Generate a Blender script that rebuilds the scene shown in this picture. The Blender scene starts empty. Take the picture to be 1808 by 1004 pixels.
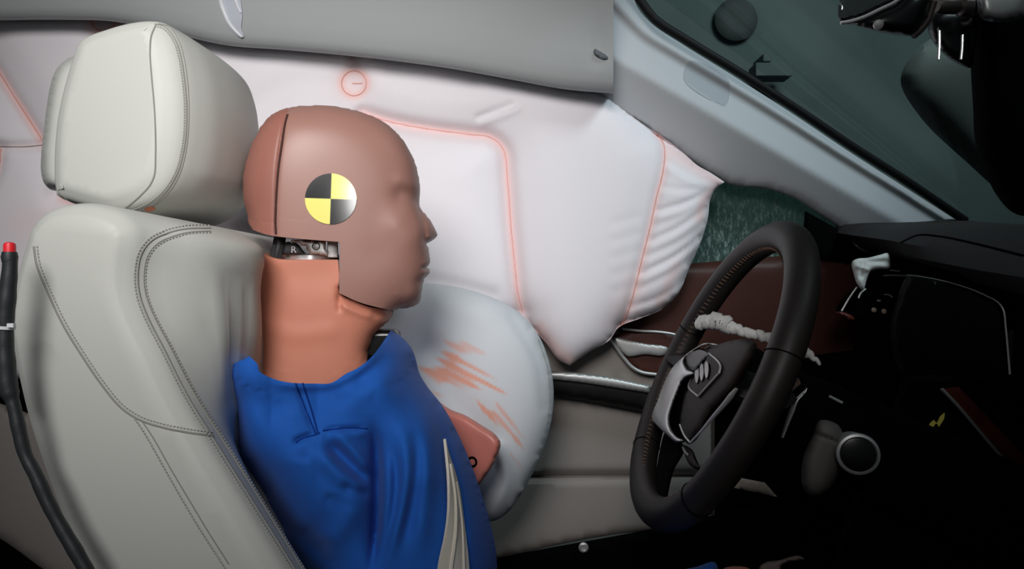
import bpy, bmesh, math, random
import numpy as np
from mathutils import Vector, Matrix
from mathutils.bvhtree import BVHTree
from mathutils.geometry import delaunay_2d_cdt

random.seed(4); rng = np.random.default_rng(4)
F = 1250.0; CX, CY = 904.0, 502.0; ZC = 1.10      # focal length in pixels, image centre, camera height
SC = bpy.context.scene
COL = SC.collection

# ------------------------------------------------------------------ camera, world, lights, exposure
cam_d = bpy.data.cameras.new('camera'); cam = bpy.data.objects.new('camera', cam_d); COL.objects.link(cam)
cam.location = (0, 0, ZC); cam.rotation_euler = (math.pi/2, 0, 0)
cam_d.sensor_width = 36; cam_d.lens = 36*F/1808; cam_d.clip_start = 0.01
SC.camera = cam
wd = bpy.data.worlds.new('world'); SC.world = wd; wd.use_nodes = True
bg = wd.node_tree.nodes['Background']; bg.inputs[0].default_value = (0.80, 0.90, 1.0, 1); bg.inputs[1].default_value = 0.05

def lamp(name, kind, loc, target, energy, color=(1, 1, 1), **kw):
    d = bpy.data.lights.new(name, kind); o = bpy.data.objects.new(name, d); COL.objects.link(o)
    o.location = loc; d.energy = energy; d.color = color
    o.rotation_euler = (Vector(target)-Vector(loc)).to_track_quat('-Z', 'Y').to_euler()
    for k, v in kw.items(): setattr(d, k, v)
    return o
lamp('crash_lab_lamp', 'SPOT', (-0.24, -0.50, ZC+0.66), (-0.27, 1.0, ZC+0.23), 104, (1.0, 0.97, 0.96),
     spot_size=math.radians(58), spot_blend=1.0, shadow_soft_size=0.32)
lamp('windscreen_daylight', 'SPOT', (1.0, 0.35, ZC+1.25), (0.45, 1.22, ZC+0.27), 58, (0.82, 0.91, 1.0),
     spot_size=math.radians(50), spot_blend=1.0, shadow_soft_size=0.25)
lamp('passenger_side_lamp', 'SPOT', (0.27, -0.35, ZC+0.16), (-0.17, 0.85, ZC+0.10), 12, (1.0, 0.98, 0.97),
     spot_size=math.radians(30), spot_blend=1.0, shadow_soft_size=0.10)
lamp('added_wall_fill', 'AREA', (1.6, 2.0, 3.2), (1.8, 4.4, 2.0), 42, (0.85, 1.0, 0.97), size=0.8)  # added fill to brighten the lab wall, no visible lamp there
SC.view_settings.view_transform = 'Standard'; SC.view_settings.look = 'None'
SC.view_settings.exposure = 0.0; SC.view_settings.gamma = 1.0; SC.view_settings.use_curve_mapping = False

# ------------------------------------------------------------------ helpers
def U(px, py, d):                                   # point at depth d (metres along y) seen at a pixel
    px, py, d = np.broadcast_arrays(np.asarray(px, float), np.asarray(py, float), np.asarray(d, float))
    return np.stack([(px-CX)/F*d, d, ZC+(CY-py)/F*d], -1)
def cr(pts, ox, oy, s): return [(ox+p[0]/s, oy+p[1]/s) + tuple(p[2:]) for p in pts]

def srgb(r, g, b):
    f = lambda c: c/12.92 if c <= 0.04045 else ((c+0.055)/1.055)**2.4
    return (f(r/255), f(g/255), f(b/255), 1.0)

MATS = {}
def mat(name, col, rough=0.5, metal=0.0, spec=0.5, bump=0.0, bscale=200.0, var=0.0, vscale=8.0, coat=0.0, attr=False, sheen=0.0, kind='noise', sss=0):
    m = bpy.data.materials.new(name); m.use_nodes = True; nt = m.node_tree
    b = nt.nodes['Principled BSDF']; b.inputs['Roughness'].default_value = rough; b.inputs['Metallic'].default_value = metal
    b.inputs['Specular IOR Level'].default_value = spec; b.inputs['Coat Weight'].default_value = coat
    b.inputs['Coat Roughness'].default_value = 0.15; b.inputs['Sheen Weight'].default_value = sheen
    b.inputs['Base Color'].default_value = col
    tc = nt.nodes.new('ShaderNodeTexCoord')
    src = None
    if attr:
        a = nt.nodes.new('ShaderNodeAttribute'); a.attribute_name = 'tint'; src = a.outputs['Color']
        nt.links.new(src, b.inputs['Base Color'])
    if var > 0:
        n = nt.nodes.new('ShaderNodeTexNoise'); n.inputs['Scale'].default_value = vscale; n.inputs['Detail'].default_value = 6
        nt.links.new(tc.outputs['Object'], n.inputs['Vector'])
        r = nt.nodes.new('ShaderNodeMapRange'); r.inputs[1].default_value = 0.3; r.inputs[2].default_value = 0.7
        r.inputs[3].default_value = 1-var; r.inputs[4].default_value = 1+var*0.4
        nt.links.new(n.outputs['Fac'], r.inputs[0])
        mx = nt.nodes.new('ShaderNodeMix'); mx.data_type = 'RGBA'; mx.blend_type = 'MULTIPLY'; mx.inputs[0].default_value = 1
        if src: nt.links.new(src, mx.inputs[6])
        else: mx.inputs[6].default_value = col
        nt.links.new(r.outputs[0], mx.inputs[7]); nt.links.new(mx.outputs[2], b.inputs['Base Color'])
    if bump > 0:
        if kind == 'voronoi':
            n = nt.nodes.new('ShaderNodeTexVoronoi'); n.inputs['Scale'].default_value = bscale; o = n.outputs['Distance']
        else:
            n = nt.nodes.new('ShaderNodeTexNoise'); n.inputs['Scale'].default_value = bscale; n.inputs['Detail'].default_value = 4; o = n.outputs['Fac']
        nt.links.new(tc.outputs['Object'], n.inputs['Vector'])
        bp = nt.nodes.new('ShaderNodeBump'); bp.inputs['Strength'].default_value = bump; bp.inputs['Distance'].default_value = 0.001
        nt.links.new(o, bp.inputs['Height']); nt.links.new(bp.outputs[0], b.inputs['Normal'])
    MATS[name] = m
    return m

def finish(name, verts, faces, m, parent=None, sharp=42, smooth=True, tint=None, matidx=None, doubles=0.0):
    me = bpy.data.meshes.new(name)
    me.from_pydata([tuple(v) for v in verts], [], [tuple(int(i) for i in f) for f in faces])
    mats = m if isinstance(m, (list, tuple)) else [m]
    for mm in mats: me.materials.append(mm)
    if matidx is not None: me.polygons.foreach_set('material_index', np.array(matidx, dtype=np.int32))
    if tint is not None:
        a = me.color_attributes.new('tint', 'FLOAT_COLOR', 'POINT')
        a.data.foreach_set('color', np.asarray(tint, dtype=np.float32).ravel())
    bm = bmesh.new(); bm.from_mesh(me)
    if doubles > 0: bmesh.ops.remove_doubles(bm, verts=bm.verts, dist=doubles)
    bmesh.ops.recalc_face_normals(bm, faces=bm.faces)
    bm.to_mesh(me); bm.free()
    if smooth:
        me.polygons.foreach_set('use_smooth', np.ones(len(me.polygons), dtype=bool))
        me.set_sharp_from_angle(angle=math.radians(sharp))
    me.update()
    o = bpy.data.objects.new(name, me); COL.objects.link(o)
    if parent is not None:
        o.parent = parent; o.matrix_parent_inverse = parent.matrix_basis.inverted()
    return o

def tag(o, label=None, cat=None, group=None, kind=None):
    if label: o['label'] = label
    if cat: o['category'] = cat
    if group: o['group'] = group
    if kind: o['kind'] = kind
    return o
def empty(name, loc, label=None, cat=None, group=None, kind=None):
    o = bpy.data.objects.new(name, None); COL.objects.link(o); o.location = tuple(float(v) for v in loc); o.empty_display_size = 0.02
    return tag(o, label, cat, group, kind)

def spline(pts, step, closed=False):
    """smooth curve through traced points; a point with a third value is a sharp corner"""
    P = [np.array(p[:2], float) for p in pts]; C = [len(p) > 2 for p in pts]; n = len(P); out = []
    rngn = n if closed else n-1
    for i in range(rngn):
        a, b = P[i], P[(i+1) % n]; L = np.linalg.norm(b-a)
        pa = P[(i-1) % n] if (closed or i > 0) else a-(b-a); nb = P[(i+2) % n] if (closed or i+2 < n) else b+(b-a)
        la, lb = np.linalg.norm(a-pa)+1e-9, np.linalg.norm(nb-b)+1e-9
        if C[i]: ta = (b-a)
        else: ta = ((a-pa)/la*L + (b-a))/2 if la > 1e-6 else (b-a)
        if C[(i+1) % n]: tb = (b-a)
        else: tb = ((nb-b)/lb*L + (b-a))/2 if lb > 1e-6 else (b-a)
        k = max(1, int(round(L/step)))
        for j in range(k):
            t = j/k; h1 = 2*t**3-3*t**2+1; h2 = t**3-2*t**2+t; h3 = -2*t**3+3*t**2; h4 = t**3-t**2
            out.append(h1*a+h2*ta+h3*b+h4*tb)
    if not closed: out.append(P[-1])
    return np.array(out)

def resample(pts, n):
    P = np.asarray(pts, float); s = np.r_[0, np.cumsum(np.linalg.norm(np.diff(P, axis=0), axis=1))]
    q = np.linspace(0, s[-1], n)
    return np.stack([np.interp(q, s, P[:, k]) for k in range(P.shape[1])], -1)

def inside(poly, q):
    x, y = q[:, 0], q[:, 1]; r = np.zeros(len(q), bool); n = len(poly)
    for i in range(n):
        x0, y0 = poly[i]; x1, y1 = poly[(i+1) % n]
        c = ((y0 > y) != (y1 > y))
        if y1 != y0: r ^= c & (x < (x1-x0)*(y-y0)/(y1-y0)+x0)
    return r
def seg_dist(q, line):
    d = np.full(len(q), 1e9)
    for a, b in zip(line[:-1], line[1:]):
        ab = b-a; L2 = ab@ab
        t = np.clip(((q-a)@ab)/(L2+1e-12), 0, 1); d = np.minimum(d, np.linalg.norm(q-(a+t[:, None]*ab), axis=1))
    return d
def strokes_sum(q, strokes, taper=False):
    s = np.zeros(len(q))
    for pts, sig, amp in strokes:
        ln = spline(pts, 12) if len(pts) > 2 else np.array([p[:2] for p in pts], float)
        lo, hi = ln.min(0)-3*sig, ln.max(0)+3*sig
        k = np.where((q[:, 0] > lo[0]) & (q[:, 0] < hi[0]) & (q[:, 1] > lo[1]) & (q[:, 1] < hi[1]))[0]
        if len(k) and taper:                            # folds that run out softly at both ends
            ln = resample(ln, 40); ab = np.diff(ln, axis=0); sl = np.linalg.norm(ab, axis=1); L = np.r_[0, np.cumsum(sl)]
            rel = q[k][:, None, :]-ln[None, :-1]; tt = np.clip((rel*ab).sum(-1)/(sl**2+1e-12), 0, 1)
            dd = np.linalg.norm(rel-tt[..., None]*ab, axis=-1); wt_ = np.exp(-((dd-dd.min(1, keepdims=True))/(0.5*sig))**2)
            sm = (wt_*(L[:-1]+tt*sl)).sum(1)/wt_.sum(1)
            w = np.clip(np.minimum(sm, L[-1]-sm)/(0.3*L[-1]+1e-9), 0, 1); s[k] += amp*(w*w*(3-2*w))*np.exp(-(dd.min(1)/sig)**2)
        elif len(k): s[k] += amp*np.exp(-(seg_dist(q[k], ln)/sig)**2)
    return s

def triangulate(outline, h, exts=()):
    loops = [outline]+list(exts)
    V = np.concatenate(loops); edges = []; o = 0
    for l in loops:
        edges += [(o+i, o+(i+1) % len(l)) for i in range(len(l))]; o += len(l)
    lo, hi = V.min(0), V.max(0); xs = np.arange(lo[0], hi[0], h); ys = np.arange(lo[1], hi[1], h*0.866)
    G = np.array([(x+(h/2 if j % 2 else 0), y) for j, y in enumerate(ys) for x in xs])
    ok = np.zeros(len(G), bool)
    for l in loops: ok |= inside(l, G)
    G = G[ok]; dd = np.full(len(G), 1e9)
    for l in loops: dd = np.minimum(dd, seg_dist(G, np.vstack([l, l[:1]])))
    G = G[dd > 0.5*h]
    A = np.concatenate([V, G])
    r = delaunay_2d_cdt([Vector(v) for v in A], edges, [], 0, 1e-4)
    P = np.array([tuple(v) for v in r[0]]); T = np.array([f for f in r[2] if len(f) == 3])
    c = P[T].mean(1); tr = inside(outline, c); ex = tr.copy()
    for l in exts: ex |= inside(l, c)
    return P, T[ex], tr[ex]

def bedges(T):
    cnt = {}
    for t in T:
        for a, b in ((t[0], t[1]), (t[1], t[2]), (t[2], t[0])):
            k = (min(a, b), max(a, b)); cnt[k] = cnt.get(k, 0)+1
    return [k for k, v in cnt.items() if v == 1]

def solve_u(P, T, h, L):
    n = len(P); E = np.concatenate([T[:, [0, 1]], T[:, [1, 2]], T[:, [2, 0]]]); E = np.unique(np.sort(E, 1), axis=0)
    i, j = np.r_[E[:, 0], E[:, 1]], np.r_[E[:, 1], E[:, 0]]; deg = np.bincount(i, minlength=n).astype(float); deg[deg == 0] = 1
    fr = np.ones(n, bool); fr[np.unique(np.array(bedges(T)))] = False
    k = 4.0*(h/L)**2/6*1.5; A = lambda u: (deg*(1+k)*u-np.bincount(i, weights=u[j], minlength=n))*fr
    b = deg*k*fr; u = np.zeros(n); r = b.copy(); p = r.copy(); rs = r@r
    for _ in range(600):
        if rs < 1e-14: break
        Ap = A(p); al = rs/(p@Ap); u += al*p; r -= al*Ap; rn = r@r; p = r+rn/rs*p; rs = rn
    return u/max(u.max(), 1e-9)

def relief(name, outline, m, parent, mp, h, L, W, p=0.5, exts=(), strokes=(), back=1.0, wall=True, filt=None, tintf=None, closed_spline=True, sharp=42, lid_from=None, taper=False):
    """a closed volume inflated from an outline; mp(px,py,t) places a point t metres towards the viewer from its mid-surface"""
    ol = spline(outline, h, True) if closed_spline else np.array([q[:2] for q in outline], float)
    ex = [spline(e, h, True) for e in exts]
    P, T, tr = triangulate(ol, h, ex)
    u = solve_u(P, T, h, L); T = T[tr]
    if filt is not None: T = T[filt(P[T].mean(1))]
    B = bedges(T)
    used = np.unique(T); re = -np.ones(len(P), int); re[used] = np.arange(len(used)); P = P[used]; u = u[used]; T = re[T]
    B = [(re[a], re[b]) for a, b in B]
    t = W*np.clip(u, 0, None)**p
    tf = t+strokes_sum(P, strokes, taper); n = len(P)
    fv = mp(P[:, 0], P[:, 1], tf); bv = mp(P[:, 0], P[:, 1], -back*t-0.0008)
    faces = [tuple(f) for f in T]+[tuple(n+f[::-1]) for f in T]
    if wall:
        faces += [(a, b, n+b, n+a) for a, b in B if not (lid_from and lid_from((P[a]+P[b])/2))]
    tint = None
    if tintf is not None:
        c = tintf(P); tint = np.concatenate([c, c])
    return finish(name, np.concatenate([fv, bv]), faces, m, parent, sharp, True, tint, doubles=1e-5)

def depth_map(d0, gx=0.0, gy=0.0, x0=0, y0=0, fn=None):
    def mp(px, py, t):
        D = d0+gx*(px-x0)+gy*(py-y0)
        if fn is not None: D = D+fn(px, py)
        return U(px, py, D-t)
    return mp

def bvh_of(*objs):
    vs, fs = [], []
    for o in objs:
        k = len(vs); vs += [o.matrix_basis @ v.co if o.parent is None else v.co.copy() for v in o.data.vertices]
        fs += [tuple(k+i for i in q.vertices) for q in o.data.polygons]
    return BVHTree.FromPolygons(vs, fs)
def project(pts, bvh, off=0.0):
    """where the lines of sight through traced pixels meet a surface"""
    o = Vector((0, 0, ZC)); dirs = [(Vector(U(p[0], p[1], 1.0))-o).normalized() for p in pts]
    hits = [bvh.ray_cast(o, d) for d in dirs]; ok = [i for i, q in enumerate(hits) if q[0] is not None]; out = []; nor = []
    for i, (d, q) in enumerate(zip(dirs, hits)):
        if q[0] is None:                                # past the rim of the surface: carry on at the nearest hit's distance
            j = min(ok, key=lambda k: abs(k-i)) if ok else None
            hp = o+d*((hits[j][0]-o).length if ok else 1.0); nn = -d
        else:
            hp, nn = q[0], q[1]
            if nn.dot(d) > 0: nn = -nn
        out.append(np.array(hp+nn*off)); nor.append(np.array(nn))
    return np.array(out), np.array(nor)

def tube_data(pts, rad, n=8, flat=1.0):
    P = np.asarray(pts, float); N = len(P); R = np.broadcast_to(np.asarray(rad, float), (N,))
    T = np.gradient(P, axis=0); T /= np.linalg.norm(T, axis=1)[:, None]+1e-12
    a = np.array([0, 0, 1.0]) if abs(T[0][2]) < 0.9 else np.array([1.0, 0, 0])
    nrm = np.cross(T[0], a); nrm /= np.linalg.norm(nrm); V = []
    for i in range(N):
        nrm = nrm-T[i]*(nrm@T[i]); nrm /= np.linalg.norm(nrm)+1e-12; bn = np.cross(T[i], nrm)
        for k in range(n):
            an = 2*math.pi*k/n; V.append(P[i]+R[i]*(math.cos(an)*nrm+flat*math.sin(an)*bn))
    Fc = [(i*n+k, i*n+(k+1) % n, (i+1)*n+(k+1) % n, (i+1)*n+k) for i in range(N-1) for k in range(n)]
    Fc += [tuple(range(n))[::-1], tuple((N-1)*n+k for k in range(n))]
    return V, Fc
class MB:
    def __init__(s): s.v = []; s.f = []
    def add(s, V, Fc):
        k = len(s.v); s.v += [np.asarray(v) for v in V]; s.f += [tuple(k+i for i in q) for q in Fc]; return s
    def tube(s, pts, rad, n=8, flat=1.0): return s.add(*tube_data(pts, rad, n, flat))
    def box(s, c, sx, sy, sz, M=None):
        M = np.eye(3) if M is None else np.asarray(M)
        V = [np.asarray(c)+M@np.array([x*sx/2, y*sy/2, z*sz/2]) for x in (-1, 1) for y in (-1, 1) for z in (-1, 1)]
        return s.add(V, [(0, 1, 3, 2), (4, 6, 7, 5), (0, 4, 5, 1), (2, 3, 7, 6), (0, 2, 6, 4), (1, 5, 7, 3)])
    def lathe(s, c, axis, prof, n=28):
        ax = np.asarray(axis, float); ax /= np.linalg.norm(ax); a = np.cross(ax, [0, 0, 1] if abs(ax[2]) < .9 else [1, 0, 0]); a /= np.linalg.norm(a); b = np.cross(ax, a)
        V = [np.asarray(c)+ax*z+r*(math.cos(2*math.pi*k/n)*a+math.sin(2*math.pi*k/n)*b) for r, z in prof for k in range(n)]
        Fc = [(i*n+k, i*n+(k+1) % n, (i+1)*n+(k+1) % n, (i+1)*n+k) for i in range(len(prof)-1) for k in range(n)]
        Fc += [tuple(range(n))[::-1], tuple((len(prof)-1)*n+k for k in range(n))]
        return s.add(V, Fc)
    def build(s, name, m, parent=None, sharp=42, bevel=0.0):
        o = finish(name, s.v, s.f, m, parent, sharp)
        if bevel > 0:
            md = o.modifiers.new('bevel', 'BEVEL'); md.width = bevel; md.segments = 3; md.limit_method = 'ANGLE'
        return o
def tube(name, pts, rad, m, parent=None, n=8, flat=1.0): return MB().tube(pts, rad, n, flat).build(name, m, parent)
def seam(name, px, bvh, rad, m, parent, step=6, off=0.0, n=6):
    P, N = project(spline(px, step), bvh, off)
    return tube(name, P, rad, m, parent, n)
def stitches(name, px, bvh, m, parent, pitch=7.0, dash=4.0, rad=0.0006, off=0.0004, shift=0.0):
    ln = spline(px, 2.0)
    if shift:
        t = np.gradient(ln, axis=0); t /= np.linalg.norm(t, axis=1)[:, None]+1e-9; ln = ln+shift*np.stack([-t[:, 1], t[:, 0]], -1)
    s = np.r_[0, np.cumsum(np.linalg.norm(np.diff(ln, axis=0), axis=1))]; b = MB(); q = 0.0
    while q+dash < s[-1]:
        seg = [(np.interp(z, s, ln[:, 0]), np.interp(z, s, ln[:, 1])) for z in (q, q+dash/2, q+dash)]
        P, N = project(seg, bvh, off)
        if len(P) == 3 and np.ptp(P[:, 1]) < 0.03: b.tube(P, rad, 5)
        q += pitch
    return b.build(name, m, parent)
def patch(name, outline, bvh, m, parent, h=5.0, off=0.0006, thick=0.0006, closed_spline=True, tintf=None):
    ol = spline(outline, h, True) if closed_spline else resample([q[:2] for q in outline]+[outline[0][:2]], max(12, len(outline)*4))[:-1]
    P, T, tr = triangulate(ol, h); T = T[tr]; B = bedges(T); n = len(P)
    A, N = project(P, bvh, 0.0)
    V = np.concatenate([A+N*(off+thick), A+N*(off-thick*0.5)])
    faces = [tuple(f) for f in T]+[tuple(n+f[::-1]) for f in T]+[(a, b, n+b, n+a) for a, b in B]
    return finish(name, V, faces, m, parent, 50)
def loft(name, rings, m, parent, caps=True, strokes=None, sharp=60, tintf=None):
    """closed rings of equal size joined in order, both ends closed by shrinking rings"""
    R = [np.asarray(r) for r in rings]; n = len(R[0]); V = list(np.concatenate(R)); Fc = []
    for i in range(len(R)-1): Fc += [(i*n+k, i*n+(k+1) % n, (i+1)*n+(k+1) % n, (i+1)*n+k) for k in range(n)]
    if caps:
        for ring in (R[0], R[-1]):                      # fill each end, whatever its outline
            c = ring.mean(0); ax = np.linalg.svd(ring-c)[2]; q = (ring-c)@ax[:2].T
            hh = np.linalg.norm(np.roll(q, -1, 0)-q, axis=1).mean()*1.6
            P2, T2, tr2 = triangulate(q, hh); T2 = T2[tr2]; st = len(V); V += list(c+P2@ax[:2]); Fc += [tuple(st+t) for t in T2]
    V = np.array(V)
    o = finish(name, V, Fc, m, parent, sharp, doubles=2e-5)
    if strokes:
        me = o.data; co = np.array([tuple(v.co) for v in me.vertices]); no = np.array([tuple(v.normal) for v in me.vertices])
        q = np.stack([CX+F*co[:, 0]/co[:, 1], CY-F*(co[:, 2]-ZC)/co[:, 1]], -1)
        facing = ((co-np.array([0, 0, ZC]))*no).sum(1) < 0
        co = co+no*(strokes_sum(q, strokes, True)*facing)[:, None]
        for v, c in zip(me.vertices, co): v.co = c
        me.update()
    return o
def crspline(vals, ts, q):                            # smooth interpolation of slice values
    ts = np.asarray(ts, float); vals = np.asarray(vals, float); m = np.gradient(vals, ts, axis=0)
    i = np.clip(np.searchsorted(ts, q)-1, 0, len(ts)-2); dt = ts[i+1]-ts[i]; t = (q-ts[i])/dt
    return (2*t**3-3*t**2+1)*vals[i]+(t**3-2*t**2+t)*dt*m[i]+(-2*t**3+3*t**2)*vals[i+1]+(t**3-t**2)*dt*m[i+1]

# ------------------------------------------------------------------ materials
M_leather = mat('pale_leather', srgb(192, 194, 188), 0.48, bump=0.10, bscale=900, spec=0.35)
M_thread = mat('grey_thread', srgb(158, 158, 152), 0.8)
M_seamline = mat('grey_seam_line', srgb(142, 142, 136), 0.8)  # even mid grey, colour of the seam lines
M_head = mat('brown_vinyl_skin', srgb(153, 113, 102), 0.42, spec=0.45, bump=0.05, bscale=300, var=0.05, vscale=12)
M_cap = mat('red_brown_vinyl', srgb(150, 98, 86), 0.45, spec=0.4, var=0.10, vscale=10)
M_neck = mat('orange_vinyl', srgb(198, 128, 105), 0.5, spec=0.35, bump=0.08, bscale=120, var=0.06, vscale=15)
M_blue = mat('blue_cloth', srgb(32, 90, 176), 0.85, spec=0.15, bump=0.25, bscale=700, sheen=0.05)
M_bluedk = mat('blue_thread', srgb(14, 52, 125), 0.9, spec=0.1)
M_bag = mat('white_airbag_cloth', (1, 1, 1, 1), 0.85, spec=0.15, bump=0.12, bscale=600, attr=True)
M_pink = mat('pink_thread', srgb(226, 178, 172), 0.9, spec=0.1)
M_red = mat('red_brown_thread', srgb(216, 166, 156), 0.9, spec=0.1)
M_trim = mat('grey_headliner', srgb(168, 172, 172), 0.85, spec=0.2, bump=0.1, bscale=500)
M_pillar = mat('grey_pillar_trim', srgb(188, 191, 194), 0.7, spec=0.3, bump=0.06, bscale=700)
M_emboss = mat('grey_embossed_mark', srgb(166, 170, 175), 0.75, spec=0.3)
M_black = mat('black_plastic', srgb(14, 13, 13), 0.6, spec=0.25, bump=0.1, bscale=600)
M_blackgl = mat('gloss_black', srgb(7, 7, 8), 0.28, spec=0.5)
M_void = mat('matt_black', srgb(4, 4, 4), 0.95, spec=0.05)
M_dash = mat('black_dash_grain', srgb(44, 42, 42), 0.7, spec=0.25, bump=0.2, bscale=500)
M_wheel = mat('dark_wheel_leather', srgb(34, 30, 28), 0.5, spec=0.4, bump=0.12, bscale=900)
M_hub = mat('brown_black_vinyl', srgb(38, 31, 28), 0.6, spec=0.3, bump=0.15, bscale=700)
M_silver = mat('satin_silver', srgb(196, 196, 194), 0.42, metal=0.65)
M_chrome = mat('chrome', srgb(225, 225, 225), 0.22, metal=0.8)
M_doorgrey = mat('grey_door_vinyl', srgb(142, 136, 130), 0.6, spec=0.3, bump=0.1, bscale=600)
M_brown = mat('dark_brown_door_trim', srgb(66, 34, 26), 0.5, spec=0.3, bump=0.1, bscale=400)
M_wood = mat('dark_red_wood', srgb(86, 31, 22), 0.45, var=0.4, vscale=30)
M_tape = mat('white_tape', srgb(222, 222, 218), 0.75, bump=0.5, bscale=90, var=0.2, vscale=40)
M_cable = mat('black_tape', srgb(40, 44, 46), 0.5, bump=0.4, bscale=90)
M_redcap = mat('red_plastic', srgb(235, 40, 52), 0.45)
M_white = mat('white_plastic', srgb(225, 228, 232), 0.4)
M_yellow = mat('yellow_film', srgb(238, 230, 122), 0.22, spec=0.6, coat=0.5)
M_blkfilm = mat('black_film', srgb(10, 10, 10), 0.22, spec=0.6, coat=0.5)
M_cream = mat('cream_webbing', srgb(205, 198, 184), 0.8, bump=0.3, bscale=300)
M_wall = mat('dark_teal_wall', srgb(82, 94, 94), 0.9, spec=0.1, var=0.25, vscale=1.2)
M_blob = mat('dark_grey_housing', srgb(48, 54, 54), 0.8)
M_pale = mat('pale_board', srgb(176, 190, 200), 0.8)
M_lightning = mat('yellow_marker', srgb(226, 208, 96), 0.6)
M_beige = mat('beige_scrap', srgb(170, 150, 135), 0.8)
M_pinkscrap = mat('pink_scrap', srgb(214, 190, 184), 0.8, var=0.3, vscale=60)
M_concrete = mat('grey_concrete', srgb(90, 92, 92), 0.9, var=0.2, vscale=2)
M_smear = mat('orange_paint_smear', srgb(222, 140, 112), 0.9)

def glass_mat(name, tint, crack):
    m = bpy.data.materials.new(name); m.use_nodes = True; nt = m.node_tree; nt.nodes.clear()
    out = nt.nodes.new('ShaderNodeOutputMaterial'); tr = nt.nodes.new('ShaderNodeBsdfTransparent'); tr.inputs[0].default_value = tint
    gl = nt.nodes.new('ShaderNodeBsdfGlossy'); gl.inputs['Roughness'].default_value = 0.03
    mx = nt.nodes.new('ShaderNodeMixShader'); mx.inputs[0].default_value = 0.03
    nt.links.new(tr.outputs[0], mx.inputs[1]); nt.links.new(gl.outputs[0], mx.inputs[2]); last = mx
    if crack:
        tc = nt.nodes.new('ShaderNodeTexCoord'); mp = nt.nodes.new('ShaderNodeMapping'); mp.inputs['Rotation'].default_value = (0, 0.5, 0); mp.inputs['Scale'].default_value = (3.0, 1.0, 1.0)
        n = nt.nodes.new('ShaderNodeTexNoise'); n.inputs['Scale'].default_value = 70; n.inputs['Detail'].default_value = 8; n.inputs['Roughness'].default_value = 0.8
        nt.links.new(tc.outputs['Object'], mp.inputs[0]); nt.links.new(mp.outputs[0], n.inputs['Vector'])
        rp = nt.nodes.new('ShaderNodeMapRange'); rp.inputs[1].default_value = 0.50; rp.inputs[2].default_value = 0.66; rp.inputs[3].default_value = 0.10; rp.inputs[4].default_value = 0.9
        nt.links.new(n.outputs['Fac'], rp.inputs[0])
        df = nt.nodes.new('ShaderNodeBsdfDiffuse'); df.inputs[0].default_value = srgb(150, 172, 166)
        m2 = nt.nodes.new('ShaderNodeMixShader'); nt.links.new(rp.outputs[0], m2.inputs[0]); nt.links.new(mx.outputs[0], m2.inputs[1]); nt.links.new(df.outputs[0], m2.inputs[2]); last = m2
    nt.links.new(last.outputs[0], out.inputs[0]); return m
M_glass = glass_mat('clear_glass', (0.90, 0.95, 0.94, 1), False)
M_crack = glass_mat('crazed_green_glass', (0.45, 0.62, 0.57, 1), True)

# ------------------------------------------------------------------ the lab and the car shell
def struct(o): return tag(o, kind='structure')
b = MB(); b.box((1.0, 1.5, -0.05), 9, 8.4, 0.1); struct(b.build('floor', M_concrete))
b = MB(); b.box((1.0, 4.55, 2.0), 9, 0.1, 4.0); struct(b.build('wall_back', M_wall))
b = MB(); b.box((5.55, 1.5, 2.0), 0.1, 8.4, 4.0); struct(b.build('wall_right', M_wall))

# roof rail trim (grey headliner edge above the door)
xs = np.linspace(-90, 1083, 80)
edge = spline([(-90, 38), (0, 36), (110, 35), (200, 38), (300, 58), (400, 80), (500, 88), (600, 97), (700, 108), (800, 122), (900, 140), (1000, 158), (1083, 165)], 4)
ey = np.interp(xs, edge[:, 0], edge[:, 1]); rings = []
for x, e in zip(xs, ey):
    pr = [(e-4, 1.26), (e, 1.178), (e-2, 1.160), (e-9, 1.148), (e-22, 1.140), (e-45, 1.131), (e-75, 1.123), (e-110, 1.113), (e-170, 1.09), (e-260, 1.03), (e-380, 0.92), (e-400, 0.96), (e-280, 1.08), (e-190, 1.14), (e-100, 1.22)]
    rings.append(U([x]*len(pr), [p[0] for p in pr], [p[1] for p in pr]))
rail = struct(loft('trim_1', rings, M_trim, None, strokes=[([(1065, 60), (1056, 88), (1072, 108)], 9, -0.010)], sharp=70))
# A pillar trim
def pil(px, py):
    ridge = 120+(px-1116)*0.575
    return np.where(py > ridge, (py-ridge)*0.00055, -(py-ridge)*0.00030)
pil_out = [(1025, 60), (1060, -40), (1116, -22, 1), (1124, 10), (1150, 41), (1200, 75), (1300, 137), (1400, 201), (1500, 268), (1600, 332), (1692, 391, 1), (1640, 420), (1500, 413, 1), (1480, 400), (1440, 374), (1400, 349), (1350, 333), (1290, 326), (1262, 310), (1232, 290), (1170, 244), (1110, 204), (1050, 172)]
pillar = struct(relief('trim_2', pil_out, M_pillar, None, depth_map(1.205, 0.00021, 0, 1100, 0, pil), 8, 9, 0.010, 0.6))
BP = bvh_of(pillar)
t = patch('embossed_mark', cr([(484, 242), (500, 240), (625, 302), (644, 325), (641, 400), (630, 418), (612, 414), (474, 332), (462, 308)], 1000, 0, 2.238), BP, M_emboss, pillar, 5, 0.0002, 0.0005)
tag(t, 'grey rounded airbag mark on the pillar trim')
seam('mark_outline', cr([(645, 330), (640, 405), (625, 420), (540, 372), (470, 325)], 1000, 0, 2.238), BP, 0.0008, M_white, pillar)
b = MB(); pts = spline([(1095, -40), (1128, 6), (1152, 37), (1202, 70), (1302, 131), (1402, 195), (1502, 262), (1602, 326), (1700, 392)], 20)
b.tube(U(pts[:, 0]+4, pts[:, 1]-3, 1.19+0.00021*(pts[:, 0]-1100)), 0.0075, 10); struct(b.build('trim_3', M_black))
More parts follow.
